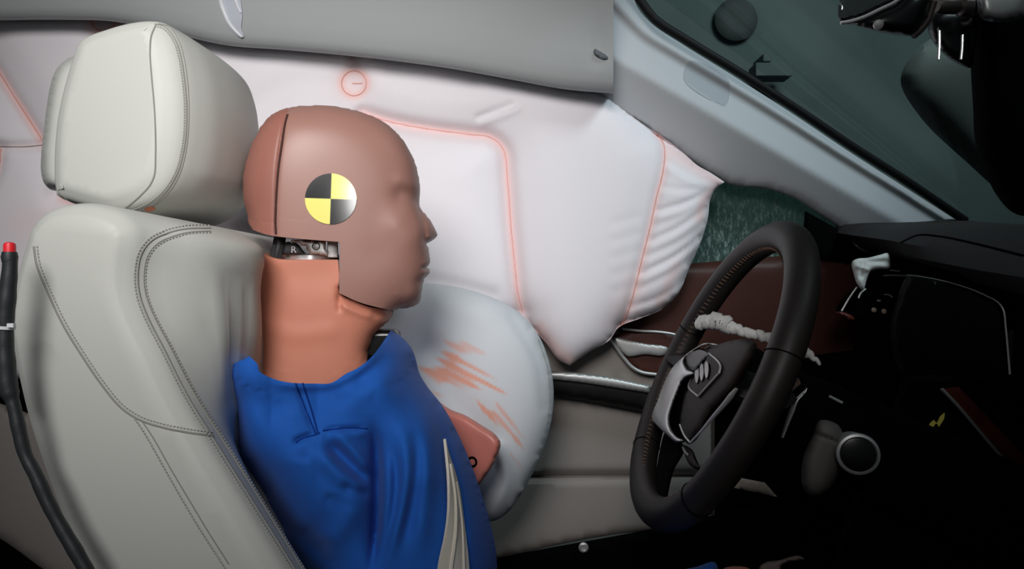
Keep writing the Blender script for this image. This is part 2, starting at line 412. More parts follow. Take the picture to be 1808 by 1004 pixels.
# dark grey piece, painted shade of the gap where rail meets pillar
t = relief('gap_shade_piece', [(1050, 86), (1058, 90), (1070, 96), (1075, 104), (1068, 106), (1056, 101), (1048, 92)], mat('gap_shade_grey', srgb(84, 90, 94), 0.7), None, depth_map(1.128), 2, 6, 0.004)
tag(t, 'small dark grey patch painted as the shaded gap where the roof rail trim meets the windscreen pillar', 'clip')
# glossy white strip hanging from the roof rail
pts = spline([(393, -20), (392, 4), (398, 26), (410, 46), (428, 64)], 6); pt2 = spline([(416, -20), (420, 0), (425, 14), (429, 26), (429, 60)], 6)
BR = bvh_of(rail)
g = patch('plastic_strip', cr([(240, -60), (250, 60), (290, 210), (360, 360), (470, 490), (570, 548), (598, 540), (560, 420), (575, 240), (570, 130), (520, -60)], 360, 0, 8.37), BR, mat('shiny_film', srgb(190, 196, 205), 0.25, spec=0.6), None, 4, 0.0015, 0.0012)
tag(g, 'curved shiny white plastic strip stuck on the grey roof rail above the headrest', 'strip')
b = MB(); P, N = project(spline(cr([(262, -60), (275, 60), (320, 200), (385, 335), (470, 445), (570, 535)], 360, 0, 8.37), 4), BR, 0.003); b.tube(P, np.linspace(0.0042, 0.0016, len(P)), 8)
P, N = project(spline(cr([(455, -60), (490, 30), (525, 120), (555, 190)], 360, 0, 8.37), 4), BR, 0.003); b.tube(P, np.linspace(0.0035, 0.0015, len(P)), 8); b.build('raised_edge', M_white, g)

# windscreen
def quad_sheet(name, A, B, C, D, m, n=12, thick=0.004, bow=0.0):
    A, B, C, D = [np.asarray(v, float) for v in (A, B, C, D)]; nrm = np.cross(B-A, D-A); nrm /= np.linalg.norm(nrm); V = []
    for sgn in (0, 1):
        for i in range(n+1):
            for j in range(n+1):
                s, t = i/n, j/n; V.append((1-s)*((1-t)*A+t*D)+s*((1-t)*B+t*C)+nrm*(sgn*thick+bow*(1-(2*t-1)**2)))
    k = (n+1)**2; Fc = []
    for i in range(n):
        for j in range(n):
            a = i*(n+1)+j; q = (a, a+1, a+n+2, a+n+1); Fc += [q, tuple(k+x for x in q[::-1])]
    rim = [(i*(n+1)) for i in range(n)]+[n*(n+1)+j for j in range(n)]+[(n-i)*(n+1)+n for i in range(n)]+[n-j for j in range(n)]
    Fc += [(rim[i], rim[(i+1) % len(rim)], k+rim[(i+1) % len(rim)], k+rim[i]) for i in range(len(rim))]
    return finish(name, V, Fc, m)
A = U(1085, -70, 1.21); B_ = U(1760, 430, 1.36); off = np.array([0, -1.75, 0])
struct(quad_sheet('window_2', A, B_, B_+off, A+off, M_glass, bow=0.06))
# driver's door: panel, armrest, pull, glass
door = empty('door_1', U(1050, 980, 1.34), kind='structure')
def flat(name, out, m, parent, d, W=0.01, h=9, L=10, **k): return relief(name, out, m, parent, depth_map(d, **{q: k.pop(q) for q in ('gx', 'gy', 'x0', 'y0', 'fn') if q in k}), h, L, W, 0.5, **k)
up = flat('upper_panel', [(640, 470, 1), (1205, 466, 1), (1420, 449), (1640, 440, 1), (1640, 640, 1), (1240, 660, 1), (1100, 600), (1000, 560, 1), (640, 560, 1)], M_brown, door, 1.345, 0.02, 10, 14, sharp=60)
lo = flat('lower_panel', [(560, 560, 1), (1000, 545), (1110, 562), (1178, 610, 1), (1262, 625, 1), (1262, 940, 1), (1130, 938), (880, 986), (560, 1080, 1)], M_doorgrey, door, 1.340, 0.012, 9, 12,
          strokes=[([(700, 850), (943, 841), (1111, 839), (1280, 838)], 6, -0.02), ([(980, 700), (1100, 705), (1250, 720)], 10, 0.006)])
arm = flat('armrest', [(760, 655, 1), (985, 657), (1148, 683), (1175, 695, 1), (1180, 735, 1), (980, 700), (760, 690, 1)], M_black, door, 1.30, 0.025, 6, 10)
st = flat('armrest_trim', [(760, 650, 1), (985, 655), (1070, 664), (1148, 680, 1), (1147, 694, 1), (985, 671), (760, 666, 1)], M_silver, door, 1.270, 0.010, 2, 6)
tag(st, 'satin silver strip along the top of the armrest')
cup = flat('pull_recess', cr([(470, 230), (600, 180), (1010, 160), (1290, 220), (1230, 560), (1000, 640), (820, 610), (700, 520), (560, 350)], 1000, 560, 6.275), M_brown, door, 1.318, 0.006, 5, 6)
tube('recess_trim', U(*spline(cr([(475, 215), (560, 340), (640, 450), (730, 550), (830, 605), (1000, 632)], 1000, 560, 6.275), 4).T, 1.306), 0.0032, M_silver, door)
tube('upper_trim', U(*spline(cr([(620, 125), (820, 150), (1010, 160), (1160, 180), (1290, 212)], 1000, 560, 6.275), 4).T, 1.306), 0.0024, M_silver, door)
flat('door_handle', cr([(530, 225), (700, 255), (870, 290), (1130, 345), (1090, 415), (870, 410), (670, 425)], 1000, 560, 6.275), M_silver, door, 1.303, 0.005, 1.6, 5)
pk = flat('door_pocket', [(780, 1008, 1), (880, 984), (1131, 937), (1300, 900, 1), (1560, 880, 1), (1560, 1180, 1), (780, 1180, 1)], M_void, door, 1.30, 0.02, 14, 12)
b = MB(); c = U(1030, 965, 1.275)
b.lathe(c, (0, -1, 0), [(0.0085, 0), (0.009, 0.004), (0.006, 0.006), (0.0055, 0.002), (0.001, 0.002)]); b.build('bolt', M_silver, door)
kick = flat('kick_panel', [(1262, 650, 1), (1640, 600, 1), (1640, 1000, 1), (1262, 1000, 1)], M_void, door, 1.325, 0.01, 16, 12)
qp = flat('mirror_corner_cover', [(1421, 372, 1), (1500, 416, 1), (1560, 470, 1), (1400, 452, 1), (1418, 420, 1)], M_void, door, 1.318, 0.008, 6, 8)
t = flat('silver_corner', cr([(230, 25), (300, 60), (365, 100), (290, 78)], 1440, 420, 3.587), M_silver, door, 1.285, 0.003, 3, 4)
rear = flat('rear_panel', [(-120, 690, 1), (0, 712), (61, 733), (260, 790, 1), (300, 1150, 1), (160, 1060), (76, 1004), (0, 950), (-120, 890, 1)], M_doorgrey, door, 1.30, 0.012, 12, 14)
flat('rear_liner', [(-140, 560, 1), (320, 600, 1), (420, 1180, 1), (-140, 1180, 1)], M_void, door, 1.345, 0.01, 18, 14)
gl = MB()
g = quad_sheet('window_1', U(560, -10, 1.362), U(1560, 300, 1.362), U(1560, 475, 1.362), U(560, 490, 1.362), M_crack, 8, 0.004); struct(g)
# car floor
b = MB(); b.box((0.1, 0.75, 0.40), 2.0, 1.3, 0.04); t = b.build('car_floor', M_void); tag(t, kind='structure')

# outside: pale board, round housing, dark equipment seen through the windscreen
t = MB(); t.box((2.16, 2.6, ZC+0.235), 0.215, 0.03, 0.10); o = t.build('board', M_pale, bevel=0.004); tag(o, 'pale blue white board standing outside beyond the base of the windscreen', 'board')
b = MB(); b.lathe(U(1300, 34, 4.44), (0, -1, 0), [(0.05, -0.02), (0.13, -0.02), (0.135, 0.0), (0.12, 0.02), (0.09, 0.035), (0.04, 0.042), (0.005, 0.044)]); o = b.build('round_lamp_housing', M_blob); tag(o, 'dark round housing on the lab wall seen through the windscreen', 'housing')
b = MB(); b.box(U(1360, 128, 4.3), 0.22, 0.14, 0.08); b.box(U(1345, 110, 4.42), 0.05, 0.2, 0.05); o = b.build('wall_bracket', mat('grey_metal_box', srgb(70, 80, 80), 0.9), bevel=0.006); tag(o, 'grey metal bracket on the lab wall below the round housing', 'bracket')
o = relief('equipment_cover', [(1640, 70), (1745, 60), (1760, 200), (1790, 350), (1700, 280), (1620, 200), (1590, 140)], M_blob, None, depth_map(2.6), 12, 60, 0.12); tag(o, 'dark blurred equipment cover outside the windscreen beside the black camera post', 'equipment')

# ------------------------------------------------------------------ airbags
WHITE = np.array(srgb(232, 228, 232)); PINK = np.array(srgb(240, 196, 191)); GREYW = np.array(srgb(208, 212, 216)); ORANGE = np.array(srgb(230, 158, 130))
def pinkify(lines, amount=0.8):
    def f(P):
        c = np.tile(WHITE, (len(P), 1)); w = np.zeros(len(P))
        for pts, sg, a in lines:
            ln = spline(pts, 10) if len(pts) > 2 else np.array([p[:2] for p in pts], float)
            w = np.maximum(w, a*np.exp(-(seg_dist(P, ln)/sg)**2))
        return c*(1-w[:, None])+PINK*w[:, None]
    return f
def circ(x, y, r, k=20, sx=1.0): return [(x+r*sx*math.cos(2*math.pi*i/k), y+r*math.sin(2*math.pi*i/k)) for i in range(k+1)]
S_in = [(640, 200), (690, 215), (760, 228), (830, 237), (868, 243), (888, 262), (896, 320), (902, 400), (908, 460), (915, 520), (922, 548)]
S_tail = [(1160, 236), (1172, 256), (1171, 300), (1160, 345), (1148, 400), (1133, 460), (1115, 530), (1098, 574)]
S_l1 = [(-40, 60), (0, 130), (35, 185), (70, 240), (110, 300)]
S_l2 = [(-60, 250), (0, 258), (40, 259), (90, 255)]
S_l3 = [(2, 262), (-2, 300), (-20, 340)]
S_l4 = [(100, 345), (150, 375), (300, 395), (460, 420)]
cur_out = [(-110, 10, 1), (0, 16), (110, 15), (200, 18), (300, 38), (400, 60), (500, 68), (600, 77), (700, 88), (800, 102), (900, 120), (1000, 140), (1075, 168), (1110, 200), (1140, 222), (1172, 243), (1205, 268), (1232, 292), (1255, 305), (1279, 321, 1), (1262, 335), (1254, 352), (1250, 385), (1236, 430), (1218, 470), (1196, 520), (1168, 546), (1130, 562), (1092, 578), (1076, 600), (1042, 620), (1006, 645, 1), (985, 634), (960, 600), (915, 560), (850, 560), (700, 660), (450, 670), (200, 655), (40, 668), (-110, 660, 1)]
cs = [(S_in, 13, -0.020), (S_in, 45, -0.018), (S_tail, 9, -0.010), (S_tail, 40, -0.010), (S_l1, 10, -0.012), (S_l1, 40, -0.016), (S_l2, 9, -0.010), (S_l3, 9, -0.010), (S_l4, 20, -0.015),
      ([(625, 147), (626, 147.5)], 30, -0.016), ([(625, 110), (626, 90)], 12, -0.010), ([(183, 42), (184, 42)], 30, -0.015),
      ([(845, 208), (880, 195), (905, 185)], 6, -0.006), ([(850, 216), (890, 202), (915, 192)], 6, 0.004),
      ([(690, 130), (760, 150), (830, 150)], 22, -0.006), ([(450, 190), (520, 150), (590, 150)], 30, -0.010), ([(690, 490), (780, 500), (870, 520)], 14, -0.006)]
for k, (a, bq) in enumerate([((1180, 285), (1262, 322)), ((1172, 330), (1262, 326)), ((1163, 372), (1258, 332)), ((1156, 400), (1250, 345)), ((1150, 425), (1254, 362)), ((1143, 452), (1245, 395)), ((1134, 482), (1236, 420)), ((1126, 510), (1228, 450)), ((1116, 540), (1205, 500))]):
    mid = ((a[0]+bq[0])/2, (a[1]+bq[1])/2+6)
    am = (0.0045, 0.0020, 0.0050, 0.0014, 0.0042, 0.0024, 0.0050, 0.0018, 0.0036)[k]; cs.append(([a, mid, bq], 5.0, -am)); cs.append(([(a[0], a[1]+12), (mid[0], mid[1]+12), (bq[0]-4, bq[1]+8)], 7, 0.5*am))
for yy in (380, 410, 440, 470, 500): cs.append(([(1085, yy+14), (1125, yy+2)], 9, -0.0012))
tint_c = pinkify([(S_in, 7, 0.75), (S_in, 16, 0.30), (S_tail, 6, 0.7), (S_l1, 8, 0.8), (S_l2, 5, 0.35), (S_l3, 6, 0.5), (circ(625, 147, 22), 9, 0.85), ([(620, 147), (627, 148)], 30, 0.35), (circ(183, 36, 22), 9, 0.9), ([(625, 110), (618, 92)], 7, 0.35),
                  ([(1180, 262), (1215, 285), (1268, 320)], 12, 0.55), ([(1268, 322), (1240, 360), (1235, 385)], 8, 0.6), ([(1195, 470), (1165, 535)], 10, 0.4), ([(1005, 640), (985, 625), (950, 580)], 14, 0.7), ([(110, 350), (125, 357)], 10, 0.8), ([(1120, 500), (1090, 575)], 25, 0.3), ([(40, 395), (200, 400), (450, 415)], 40, 0.2)])
cur = relief('curtain_airbag', cur_out, M_bag, None, depth_map(1.25), 6.0, 55, 0.052, 0.6, strokes=cs, tintf=tint_c, sharp=80)
tag(cur, 'inflated pinkish white curtain airbag hanging below the roof rail behind the dummy head', 'airbag')
BC = bvh_of(cur)
for s_, mm in ((S_in, M_pink), (S_tail, M_red), (S_l1, M_red), (S_l2, M_seamline), (S_l3, M_red)): seam('seam', s_, BC, 0.0011, mm, cur, off=0.0003)
for c_ in ((625, 147, 22), (183, 34, 22)): seam('stitched_ring', circ(*c_), BC, 0.0010, M_red, cur, 4, 0.0004)
seam('centre_stitch', [(622, 147), (630, 147.5), (640, 147)], BC, 0.0010, M_red, cur, 3, 0.0004)

def streaks(P, poly, ang, seed, thr):
    q = inside(np.array(poly, float), P); ca, sa = math.cos(ang), math.sin(ang)
    u = (P[:, 0]*ca+P[:, 1]*sa); v = (-P[:, 0]*sa+P[:, 1]*ca); r = np.random.default_rng(seed)
    n = np.zeros(len(P))
    for k in range(26):
        fu, fv = r.uniform(0.01, 0.05), r.uniform(0.05, 0.55); n += np.sin(u*fu+v*fv+r.uniform(0, 6.28))/26**0.5
    e = seg_dist(P, np.array(list(poly)+[poly[0]], float)); e = np.where(q, e, -e)
    return np.clip((e/15.0)+n*0.7+thr, 0, 1)
sm1 = cr([(860, 200), (940, 170), (990, 95), (1060, 105), (1135, 150), (1120, 178), (1080, 165), (1150, 215), (1205, 290), (1130, 275), (1090, 300), (1000, 270), (960, 300), (900, 240)], 350, 560, 2.2615)
sm2 = cr([(1120, 360), (1200, 345), (1250, 400), (1300, 480), (1300, 580), (1262, 540), (1240, 470), (1180, 420), (1110, 400)], 350, 560, 2.2615)
def tint_s(P):
    c = np.tile(GREYW, (len(P), 1)); w = np.maximum(streaks(P, sm1, 0.55, 3, -0.25), streaks(P, sm2, 0.95, 5, -0.25))*0.85
    return c*(1-w[:, None])+ORANGE*w[:, None]
sab_out = [(640, 560), (680, 512), (740, 500), (800, 505), (862, 522), (908, 545), (945, 582), (967, 630), (977, 680), (974, 740), (960, 790), (938, 840), (912, 885), (890, 910), (866, 920), (820, 900), (740, 860), (640, 760), (620, 650)]
sab = relief('side_airbag', sab_out, M_bag, None, depth_map(1.125), 4.5, 75, 0.080, 0.55, tintf=tint_s, sharp=80,
             strokes=[([(700, 540), (790, 530), (860, 545)], 30, 0.006), ([(760, 620), (800, 700), (850, 770)], 30, -0.010), ([(880, 790), (895, 850), (872, 905)], 10, 0.006), ([(905, 560), (950, 640), (962, 720)], 10, -0.004)])
tag(sab, 'pale grey side airbag smeared with orange between the blue torso and the door', 'airbag')
BS = bvh_of(sab)
seam('seam', [(950, 600), (966, 650), (970, 700), (964, 750)], BS, 0.0009, M_seamline, sab, off=0.0003)

# ------------------------------------------------------------------ driver's seat
seat = empty('driver_seat', (-0.1, 0.85, 0.47), 'pale grey leather driver seat with stitched backrest and headrest behind the dummy', 'car seat')
NB, NT, NF, NBT = 46, 30, 46, 6
def seg_res(pts, n): return resample(spline(pts, 3), n)
def side_ring(back, top, front, y, dref, inset, fo):
    b_, t_, f_ = seg_res(back, NB), seg_res(top, NT), seg_res(front, NF)
    W_ = lambda q: np.stack([(q[:, 0]-CX)/F*dref, ZC+(CY-q[:, 1])/F*dref], -1)
    b_, t_, f_ = W_(b_), W_(t_), W_(f_)
    off = fo(f_[:, 1])
    shut = np.linalg.norm(f_[-1]-b_[0]) < 1e-4
    if shut: off = off*np.clip((1-np.linspace(0, 1, NF))/0.38, 0, 1)
    f2 = f_.copy(); f2[:, 0] += off; f2[:, 1] -= 0.2*off[0]*np.linspace(1, 0, NF)
    s = np.linspace(0, 1, NT)**1.5; t2 = t_.copy(); t2[:, 0] += s*off[0]; t2[:, 1] -= 0.2*s*off[0]
    bt = np.stack([np.linspace(f2[-1, 0], b_[0, 0], NBT), np.linspace(f2[-1, 1], b_[0, 1], NBT)], -1)
    ring = np.concatenate([b_[:-1], t2[:-1], f2[:-1]]+([] if shut else [bt[:-1]]))
    # pull inwards along the ring normal
    tg = np.roll(ring, -1, 0)-np.roll(ring, 1, 0); tg /= np.linalg.norm(tg, axis=1)[:, None]+1e-9
    nn = np.stack([tg[:, 1], -tg[:, 0]], -1)
    ring = ring+inset*nn
    return np.stack([ring[:, 0], np.full(len(ring), y), ring[:, 1]], -1)
def make_loft(name, back, top, front, dref, keys, fwd, m, parent, nslice, strokes=None, rec=None):
    ys = [k[0] for k in keys]; ins = [k[1] for k in keys]; fk = [k[2] for k in keys]
    q = np.concatenate([np.linspace(ys[0], ys[2], 8)[:-1], np.linspace(ys[2], ys[-3], nslice), np.linspace(ys[-3], ys[-1], 8)[1:]])
    rings = [side_ring(back, top, front, y, dref, max(0, float(crspline(ins, ys, y))) if True else 0, lambda z, f=float(crspline(fk, ys, y)), g=math.exp(-((y-0.86)/0.19)**8): fwd(z)*f+(rec(z)*g if rec else 0)) for y in q]
    return loft(name, rings, m, parent, strokes=strokes, sharp=75)
back = [(205, 1130), (152, 1004), (118, 910), (82, 810), (58, 735), (36, 640), (26, 575), (31, 520), (45, 462), (62, 405)]
top = [(62, 405), (78, 384), (105, 366), (145, 358), (190, 362), (230, 378), (250, 400)]
front = [(250, 400), (262, 425), (252, 445), (244, 475), (246, 510), (262, 556), (292, 616), (332, 696), (378, 772), (450, 884), (528, 1004), (606, 1130)]
front = [(250, 402), (253, 430), (247, 460), (245, 500), (262, 556), (292, 616), (330, 696), (373, 772), (441, 884), (515, 1004), (592, 1130)]
def fwd(z):
    py = CY-(z-ZC)*F/0.61
    q = np.clip((py-480)/(800-480), 0, 1); return 1-q*q*(3-2*q)
keys = [(0.592, 0.014, 0.0), (0.600, 0.004, 0.002), (0.610, 0.0, 0.006), (0.64, 0.0, 0.034), (0.68, 0.0, 0.056), (0.715, 0.0, 0.062), (0.75, 0.0, 0.056), (0.79, 0.0, 0.036), (0.85, 0.0, 0.028), (0.93, 0.0, 0.040), (0.985, 0.0, 0.062), (1.03, 0.0, 0.05), (1.085, 0.0, 0.006), (1.10, 0.004, 0.0), (1.108, 0.014, 0.0)]
wr = [([(392, 430), (408, 500), (414, 570), (410, 640), (400, 700)], 10, -0.005), ([(420, 440), (436, 520), (438, 600), (430, 680)], 8, -0.005), ([(368, 450), (384, 520), (394, 600), (392, 680), (384, 740)], 12, 0.003), ([(300, 450), (310, 530), (345, 620)], 24, 0.003)]
br = make_loft('backrest', back, top, front, 0.61, keys, fwd, M_leather, seat, 44, wr, lambda z: np.interp(CY-(z-ZC)*F/0.61, [580, 660, 740, 800, 900, 1200], [0.0, -0.004, -0.012, -0.03, -0.075, -0.10]))
BB = bvh_of(br)
s1 = [(372, 403), (330, 404), (300, 410), (268, 424), (250, 446), (243, 480), (245, 515), (256, 550), (290, 618), (330, 698), (376, 774), (450, 892), (520, 1004), (560, 1070)]
s2 = [(372, 408), (335, 410), (305, 417), (276, 431), (260, 452), (254, 482), (256, 515), (268, 550), (302, 616), (342, 694), (388, 768), (462, 886), (534, 1004), (570, 1062)]
seam('seam', s1, BB, 0.0009, M_seamline, seat); seam('seam', s2, BB, 0.0007, M_seamline, seat)
stitches('stitching', s1, BB, M_thread, seat, 6, 3.6, 0.0007, 0.0003, 5.5); stitches('stitching', s2, BB, M_thread, seat, 6, 3.6, 0.0007, 0.0003, -2.5)
s3 = cr([(92, 130), (100, 180), (128, 250), (170, 340), (225, 430), (280, 510), (330, 568), (380, 600), (450, 622), (520, 636), (578, 644)], 0, 350, 1.535)
s4 = cr([(366, 596), (395, 640), (440, 720), (490, 808), (545, 900), (600, 985), (640, 1050)], 0, 350, 1.535)
s4b = cr([(386, 604), (415, 648), (458, 724), (510, 812), (564, 902), (620, 990)], 0, 350, 1.535)
seam('seam', s3, BB, 0.0010, M_seamline, seat); stitches('stitching', s3, BB, M_thread, seat, 6, 3.4, 0.0007, 0.0003, -6)
seam('seam', s4b, BB, 0.0006, M_seamline, seat); stitches('stitching', s4, BB, M_thread, seat, 6, 3.6, 0.0008, 0.0003, 0)
# headrest
hback = cr([(255, 870), (245, 815), (243, 740), (246, 640), (256, 540), (272, 450), (292, 370), (315, 290), (340, 215)], 0, 0, 2.51)
htop = cr([(340, 215), (362, 182), (405, 155), (470, 132), (560, 106), (640, 93), (690, 92), (718, 96)], 0, 0, 2.51)
hfront = cr([(718, 96), (755, 130), (790, 190), (812, 270), (826, 360), (834, 450), (832, 560), (820, 660), (795, 760), (750, 840), (690, 890), (610, 925), (520, 945), (420, 925), (310, 893), (270, 880), (255, 870)], 0, 0, 2.51)
def hfwd(z):
    py = CY-(z-ZC)*F/0.735
    return np.interp(py, [36, 70, 130, 300, 345, 378], [0.6, 0.85, 1.0, 1.0, 0.7, 0.35])
hkeys = [(0.724, 0.016, -0.010), (0.731, 0.005, -0.004), (0.742, 0.0, 0.002), (0.765, 0.0, 0.013), (0.79, 0.0, 0.019), (0.82, 0.0, 0.023), (0.85, 0.0, 0.024), (0.89, 0.0, 0.019), (0.92, 0.0, 0.008), (0.942, 0.0, -0.006), (0.955, 0.005, -0.016), (0.962, 0.016, -0.02)]
NBs = (NB, NT, NF); NF = 70
hr = make_loft('headrest', hback, htop, hfront, 0.738, hkeys, hfwd, M_leather, seat, 30)
NB, NT, NF = NBs
BH = bvh_of(hr)
h1 = cr([(690, 112), (670, 160), (665, 230), (672, 340), (682, 450), (688, 560), (689, 700), (684, 775), (664, 820), (630, 858), (570, 910), (512, 945)], 0, 0, 2.51)
h2 = cr([(686, 106), (730, 120), (775, 175), (800, 250), (816, 350), (825, 450), (824, 580), (812, 670), (785, 765), (735, 845), (680, 895), (600, 935), (525, 948)], 0, 0, 2.51)
h2b = cr([(700, 104), (748, 120), (790, 178), (814, 255), (829, 350), (836, 450), (834, 580), (822, 675), (795, 772), (748, 850), (690, 905), (620, 940)], 0, 0, 2.51)
seam('seam', h1, BH, 0.0009, M_seamline, hr, 4); seam('seam', h2, BH, 0.0009, M_seamline, hr, 4); seam('seam', h2b, BH, 0.0006, M_seamline, hr, 4)
stitches('stitching', h2, BH, M_thread, hr, 5, 3, 0.0007, 0.0003, 4)
seam('seam', cr([(262, 850), (300, 885), (360, 908), (430, 930), (510, 946)], 0, 0, 2.51), BH, 0.0009, M_seamline, hr, 4)
rs = relief('rear_shell', cr([(320, 252), (285, 270), (245, 315), (222, 385), (206, 480), (193, 590), (183, 680), (182, 760), (195, 810), (222, 838), (248, 845), (330, 850), (420, 700), (440, 400), (400, 260)], 0, 0, 2.51), M_leather, hr, depth_map(0.85), 3, 9, 0.075, 0.5, sharp=75)
patch('red_scuff', cr([(640, 925), (665, 914), (690, 922), (675, 932), (650, 935)], 0, 0, 2.51), BH, M_smear, hr, 2, 0.0003, 0.0003)
for yy in (0.80, 0.90): tube('headrest_post', [(-0.44, yy, ZC+0.04), (-0.43, yy, ZC+0.12)], 0.007, M_chrome, seat, 10)
relief('seat_cushion', [(640, 1180), (760, 1190), (1150, 1180), (1220, 1190), (1240, 1260), (1180, 1320), (800, 1380), (640, 1370), (610, 1280)], M_leather, seat, depth_map(0.85), 14, 30, 0.24, 0.4)

# ------------------------------------------------------------------ the dummy
dum = empty('crash_test_dummy', (-0.15, 0.85, ZC-0.42), 'crash test dummy with brown head and orange neck in blue clothing on the driver seat', 'crash dummy')
HC = U(600, 370, 0.85); yh = HC-np.array([0, 0, ZC]); yh = yh/np.linalg.norm(yh); yh = np.array([yh[0], yh[1], 0.5*yh[2]]); yh /= np.linalg.norm(yh)
xh = np.cross(yh, [0, 0, 1.0]); xh /= np.linalg.norm(xh); zh = np.cross(xh, yh); s_h = 0.85/F
def hmap(px, py, t):
    return HC+np.outer((px-600)*s_h*0.985, xh)+np.outer((370-py)*s_h, zh)-np.outer(t, yh)
sc = 1.859
hp = [(205, 76), (150, 108), (108, 175), (80, 255), (70, 320), (74, 380), (90, 430), (112, 464, 1), (160, 479), (200, 485), (290, 492), (368, 497, 1), (373, 505, 1), (371, 560), (370, 652, 1), (430, 680), (530, 708), (570, 716), (610, 712), (630, 702), (640, 685), (645, 655), (648, 630), (655, 612), (666, 603), (673, 592), (670, 582), (660, 577), (668, 570), (674, 560), (671, 545), (667, 525), (664, 505), (656, 500), (668, 494), (690, 480), (698, 470), (693, 455), (682, 436), (662, 408), (640, 380), (635, 366), (637, 340), (636, 310), (628, 265), (606, 205), (560, 140), (500, 97), (430, 74), (350, 63), (270, 66)]
head_out = cr(hp, 400, 160, sc)
hext = [cr([(88, 425), (140, 440), (300, 430), (395, 450), (480, 640), (560, 660), (560, 715), (520, 780), (420, 860), (200, 860), (110, 700), (84, 520)], 400, 160, sc)]
seam_ln = spline(cr([(207, 60), (195, 100), (182, 180), (172, 250), (166, 320), (162, 400), (160, 495)], 400, 160, sc), 4)
def seam_x(y): return 600+(np.interp(y, seam_ln[:, 1], seam_ln[:, 0])-600)/1.118
H = lambda pts: cr(pts, 400, 160, sc)
hs = [(H([(560, 348), (600, 352), (632, 362)]), 15, -0.0052), (H([(560, 305), (605, 312), (632, 322)]), 12, 0.0022), (H([(612, 368), (628, 372)]), 9, -0.002),
      (H([(628, 400), (636, 440), (640, 485)]), 7, -0.0035), (H([(655, 478), (668, 482)]), 5, 0.0030), (H([(634, 577), (650, 578), (664, 577)]), 2.6, -0.0028), (H([(640, 560), (658, 556)]), 5, 0.0018), (H([(640, 594), (660, 594)]), 5, 0.0018),
      (H([(622, 618), (646, 624)]), 8, -0.002), (H([(560, 440), (590, 470)]), 30, 0.004), (H([(545, 180), (590, 240)]), 24, 0.002), (H([(530, 400), (500, 520)]), 40, -0.002), (H([(600, 660), (625, 665)]), 14, 0.002)]
hs_seam = [([(float(seam_x(q[1])), q[1]) for q in seam_ln[::3]], 2.8, -0.0025)]
kw = dict(exts=hext, strokes=hs+hs_seam, sharp=55)
head = relief('head_skin', head_out, M_head, dum, hmap, 2.8, 62, 0.075, 0.45, filt=lambda c: c[:, 0] >= seam_x(c[:, 1]), **kw)
capo = relief('skull_cap', head_out, M_cap, dum, hmap, 2.8, 62, 0.0745, 0.45, filt=lambda c: c[:, 0] < seam_x(c[:, 1]), **kw)
tag(capo, 'redder brown rear skull cap'); BHd = bvh_of(head, capo)
seam('seam', [tuple(p) for p in seam_ln[3:-8:3]]+[(488, 413)], BHd, 0.0016, mat('dark_seam', srgb(58, 30, 24), 0.9), dum, 3, 0.0)
# quartered round target
ctr = np.array([584.0, 351.0]); R0 = 45.5; rot = math.radians(2); ring_n = 12; seg_n = 48; pts = [ctr]
for i in range(1, ring_n+1):
    for k in range(seg_n):
        a = rot+2*math.pi*k/seg_n; pts.append(ctr+R0*i/ring_n*np.array([math.cos(a), math.sin(a)*0.985]))
A, N = project(pts, BHd, 0.0); nn = N.mean(0); nn /= np.linalg.norm(nn); n0 = len(pts)
V = np.concatenate([A+nn*0.0014, A+nn*0.0004]); Fc = []; mi = []
q4 = lambda k: 1 if ((k*4//seg_n) % 2 == 1) == False else 0
for k in range(seg_n):
    quad = k*4//seg_n; mcol = (0, 1, 0, 1)[quad]       # right-bottom black, left-bottom yellow, left-top black, right-top yellow
    Fc.append((0, 1+k, 1+(k+1) % seg_n)); mi.append(mcol)
    for i in range(1, ring_n):
        a, b2 = 1+(i-1)*seg_n+k, 1+(i-1)*seg_n+(k+1) % seg_n; Fc.append((a, a+seg_n, b2+seg_n, b2)); mi.append(mcol)
    a, b2 = 1+(ring_n-1)*seg_n+k, 1+(ring_n-1)*seg_n+(k+1) % seg_n; Fc.append((a, n0+a, n0+b2, b2)); mi.append(mcol)
tm = finish('target_marker', V, Fc, [M_blkfilm, M_yellow], dum, 60, True, None, mi); tag(tm, 'round black and yellow quartered target on the side of the head')
# neck
nk = [(450, 446, 1), (470, 447), (498, 456), (560, 457), (597, 457, 1), (599, 480), (600, 512), (622, 524), (650, 536), (685, 543), (696, 550, 1), (692, 561), (668, 585), (652, 615), (640, 645), (618, 660), (600, 671), (570, 677), (530, 677), (490, 672), (468, 664), (455, 652, 1), (458, 600), (457, 540), (454, 490)]
nex = [[(450, 440), (470, 380), (600, 360), (660, 400), (690, 545), (640, 560), (500, 470)], [(455, 655), (440, 640), (430, 760), (520, 800), (640, 780), (660, 620), (600, 640), (500, 640)]]
neck = relief('neck_skin', nk, M_neck, dum, hmap, 4, 48, 0.066, 0.5, exts=nex, sharp=60, strokes=[(H([(380, 668), (440, 700), (540, 735)]), 7, -0.006), (H([(370, 640), (372, 700)]), 5, -0.004), (H([(385, 690), (460, 720)]), 8, 0.004), (H([(120, 740), (240, 780), (340, 770)]), 16, 0.0015), (H([(110, 590), (200, 600), (330, 590)]), 30, -0.002)])
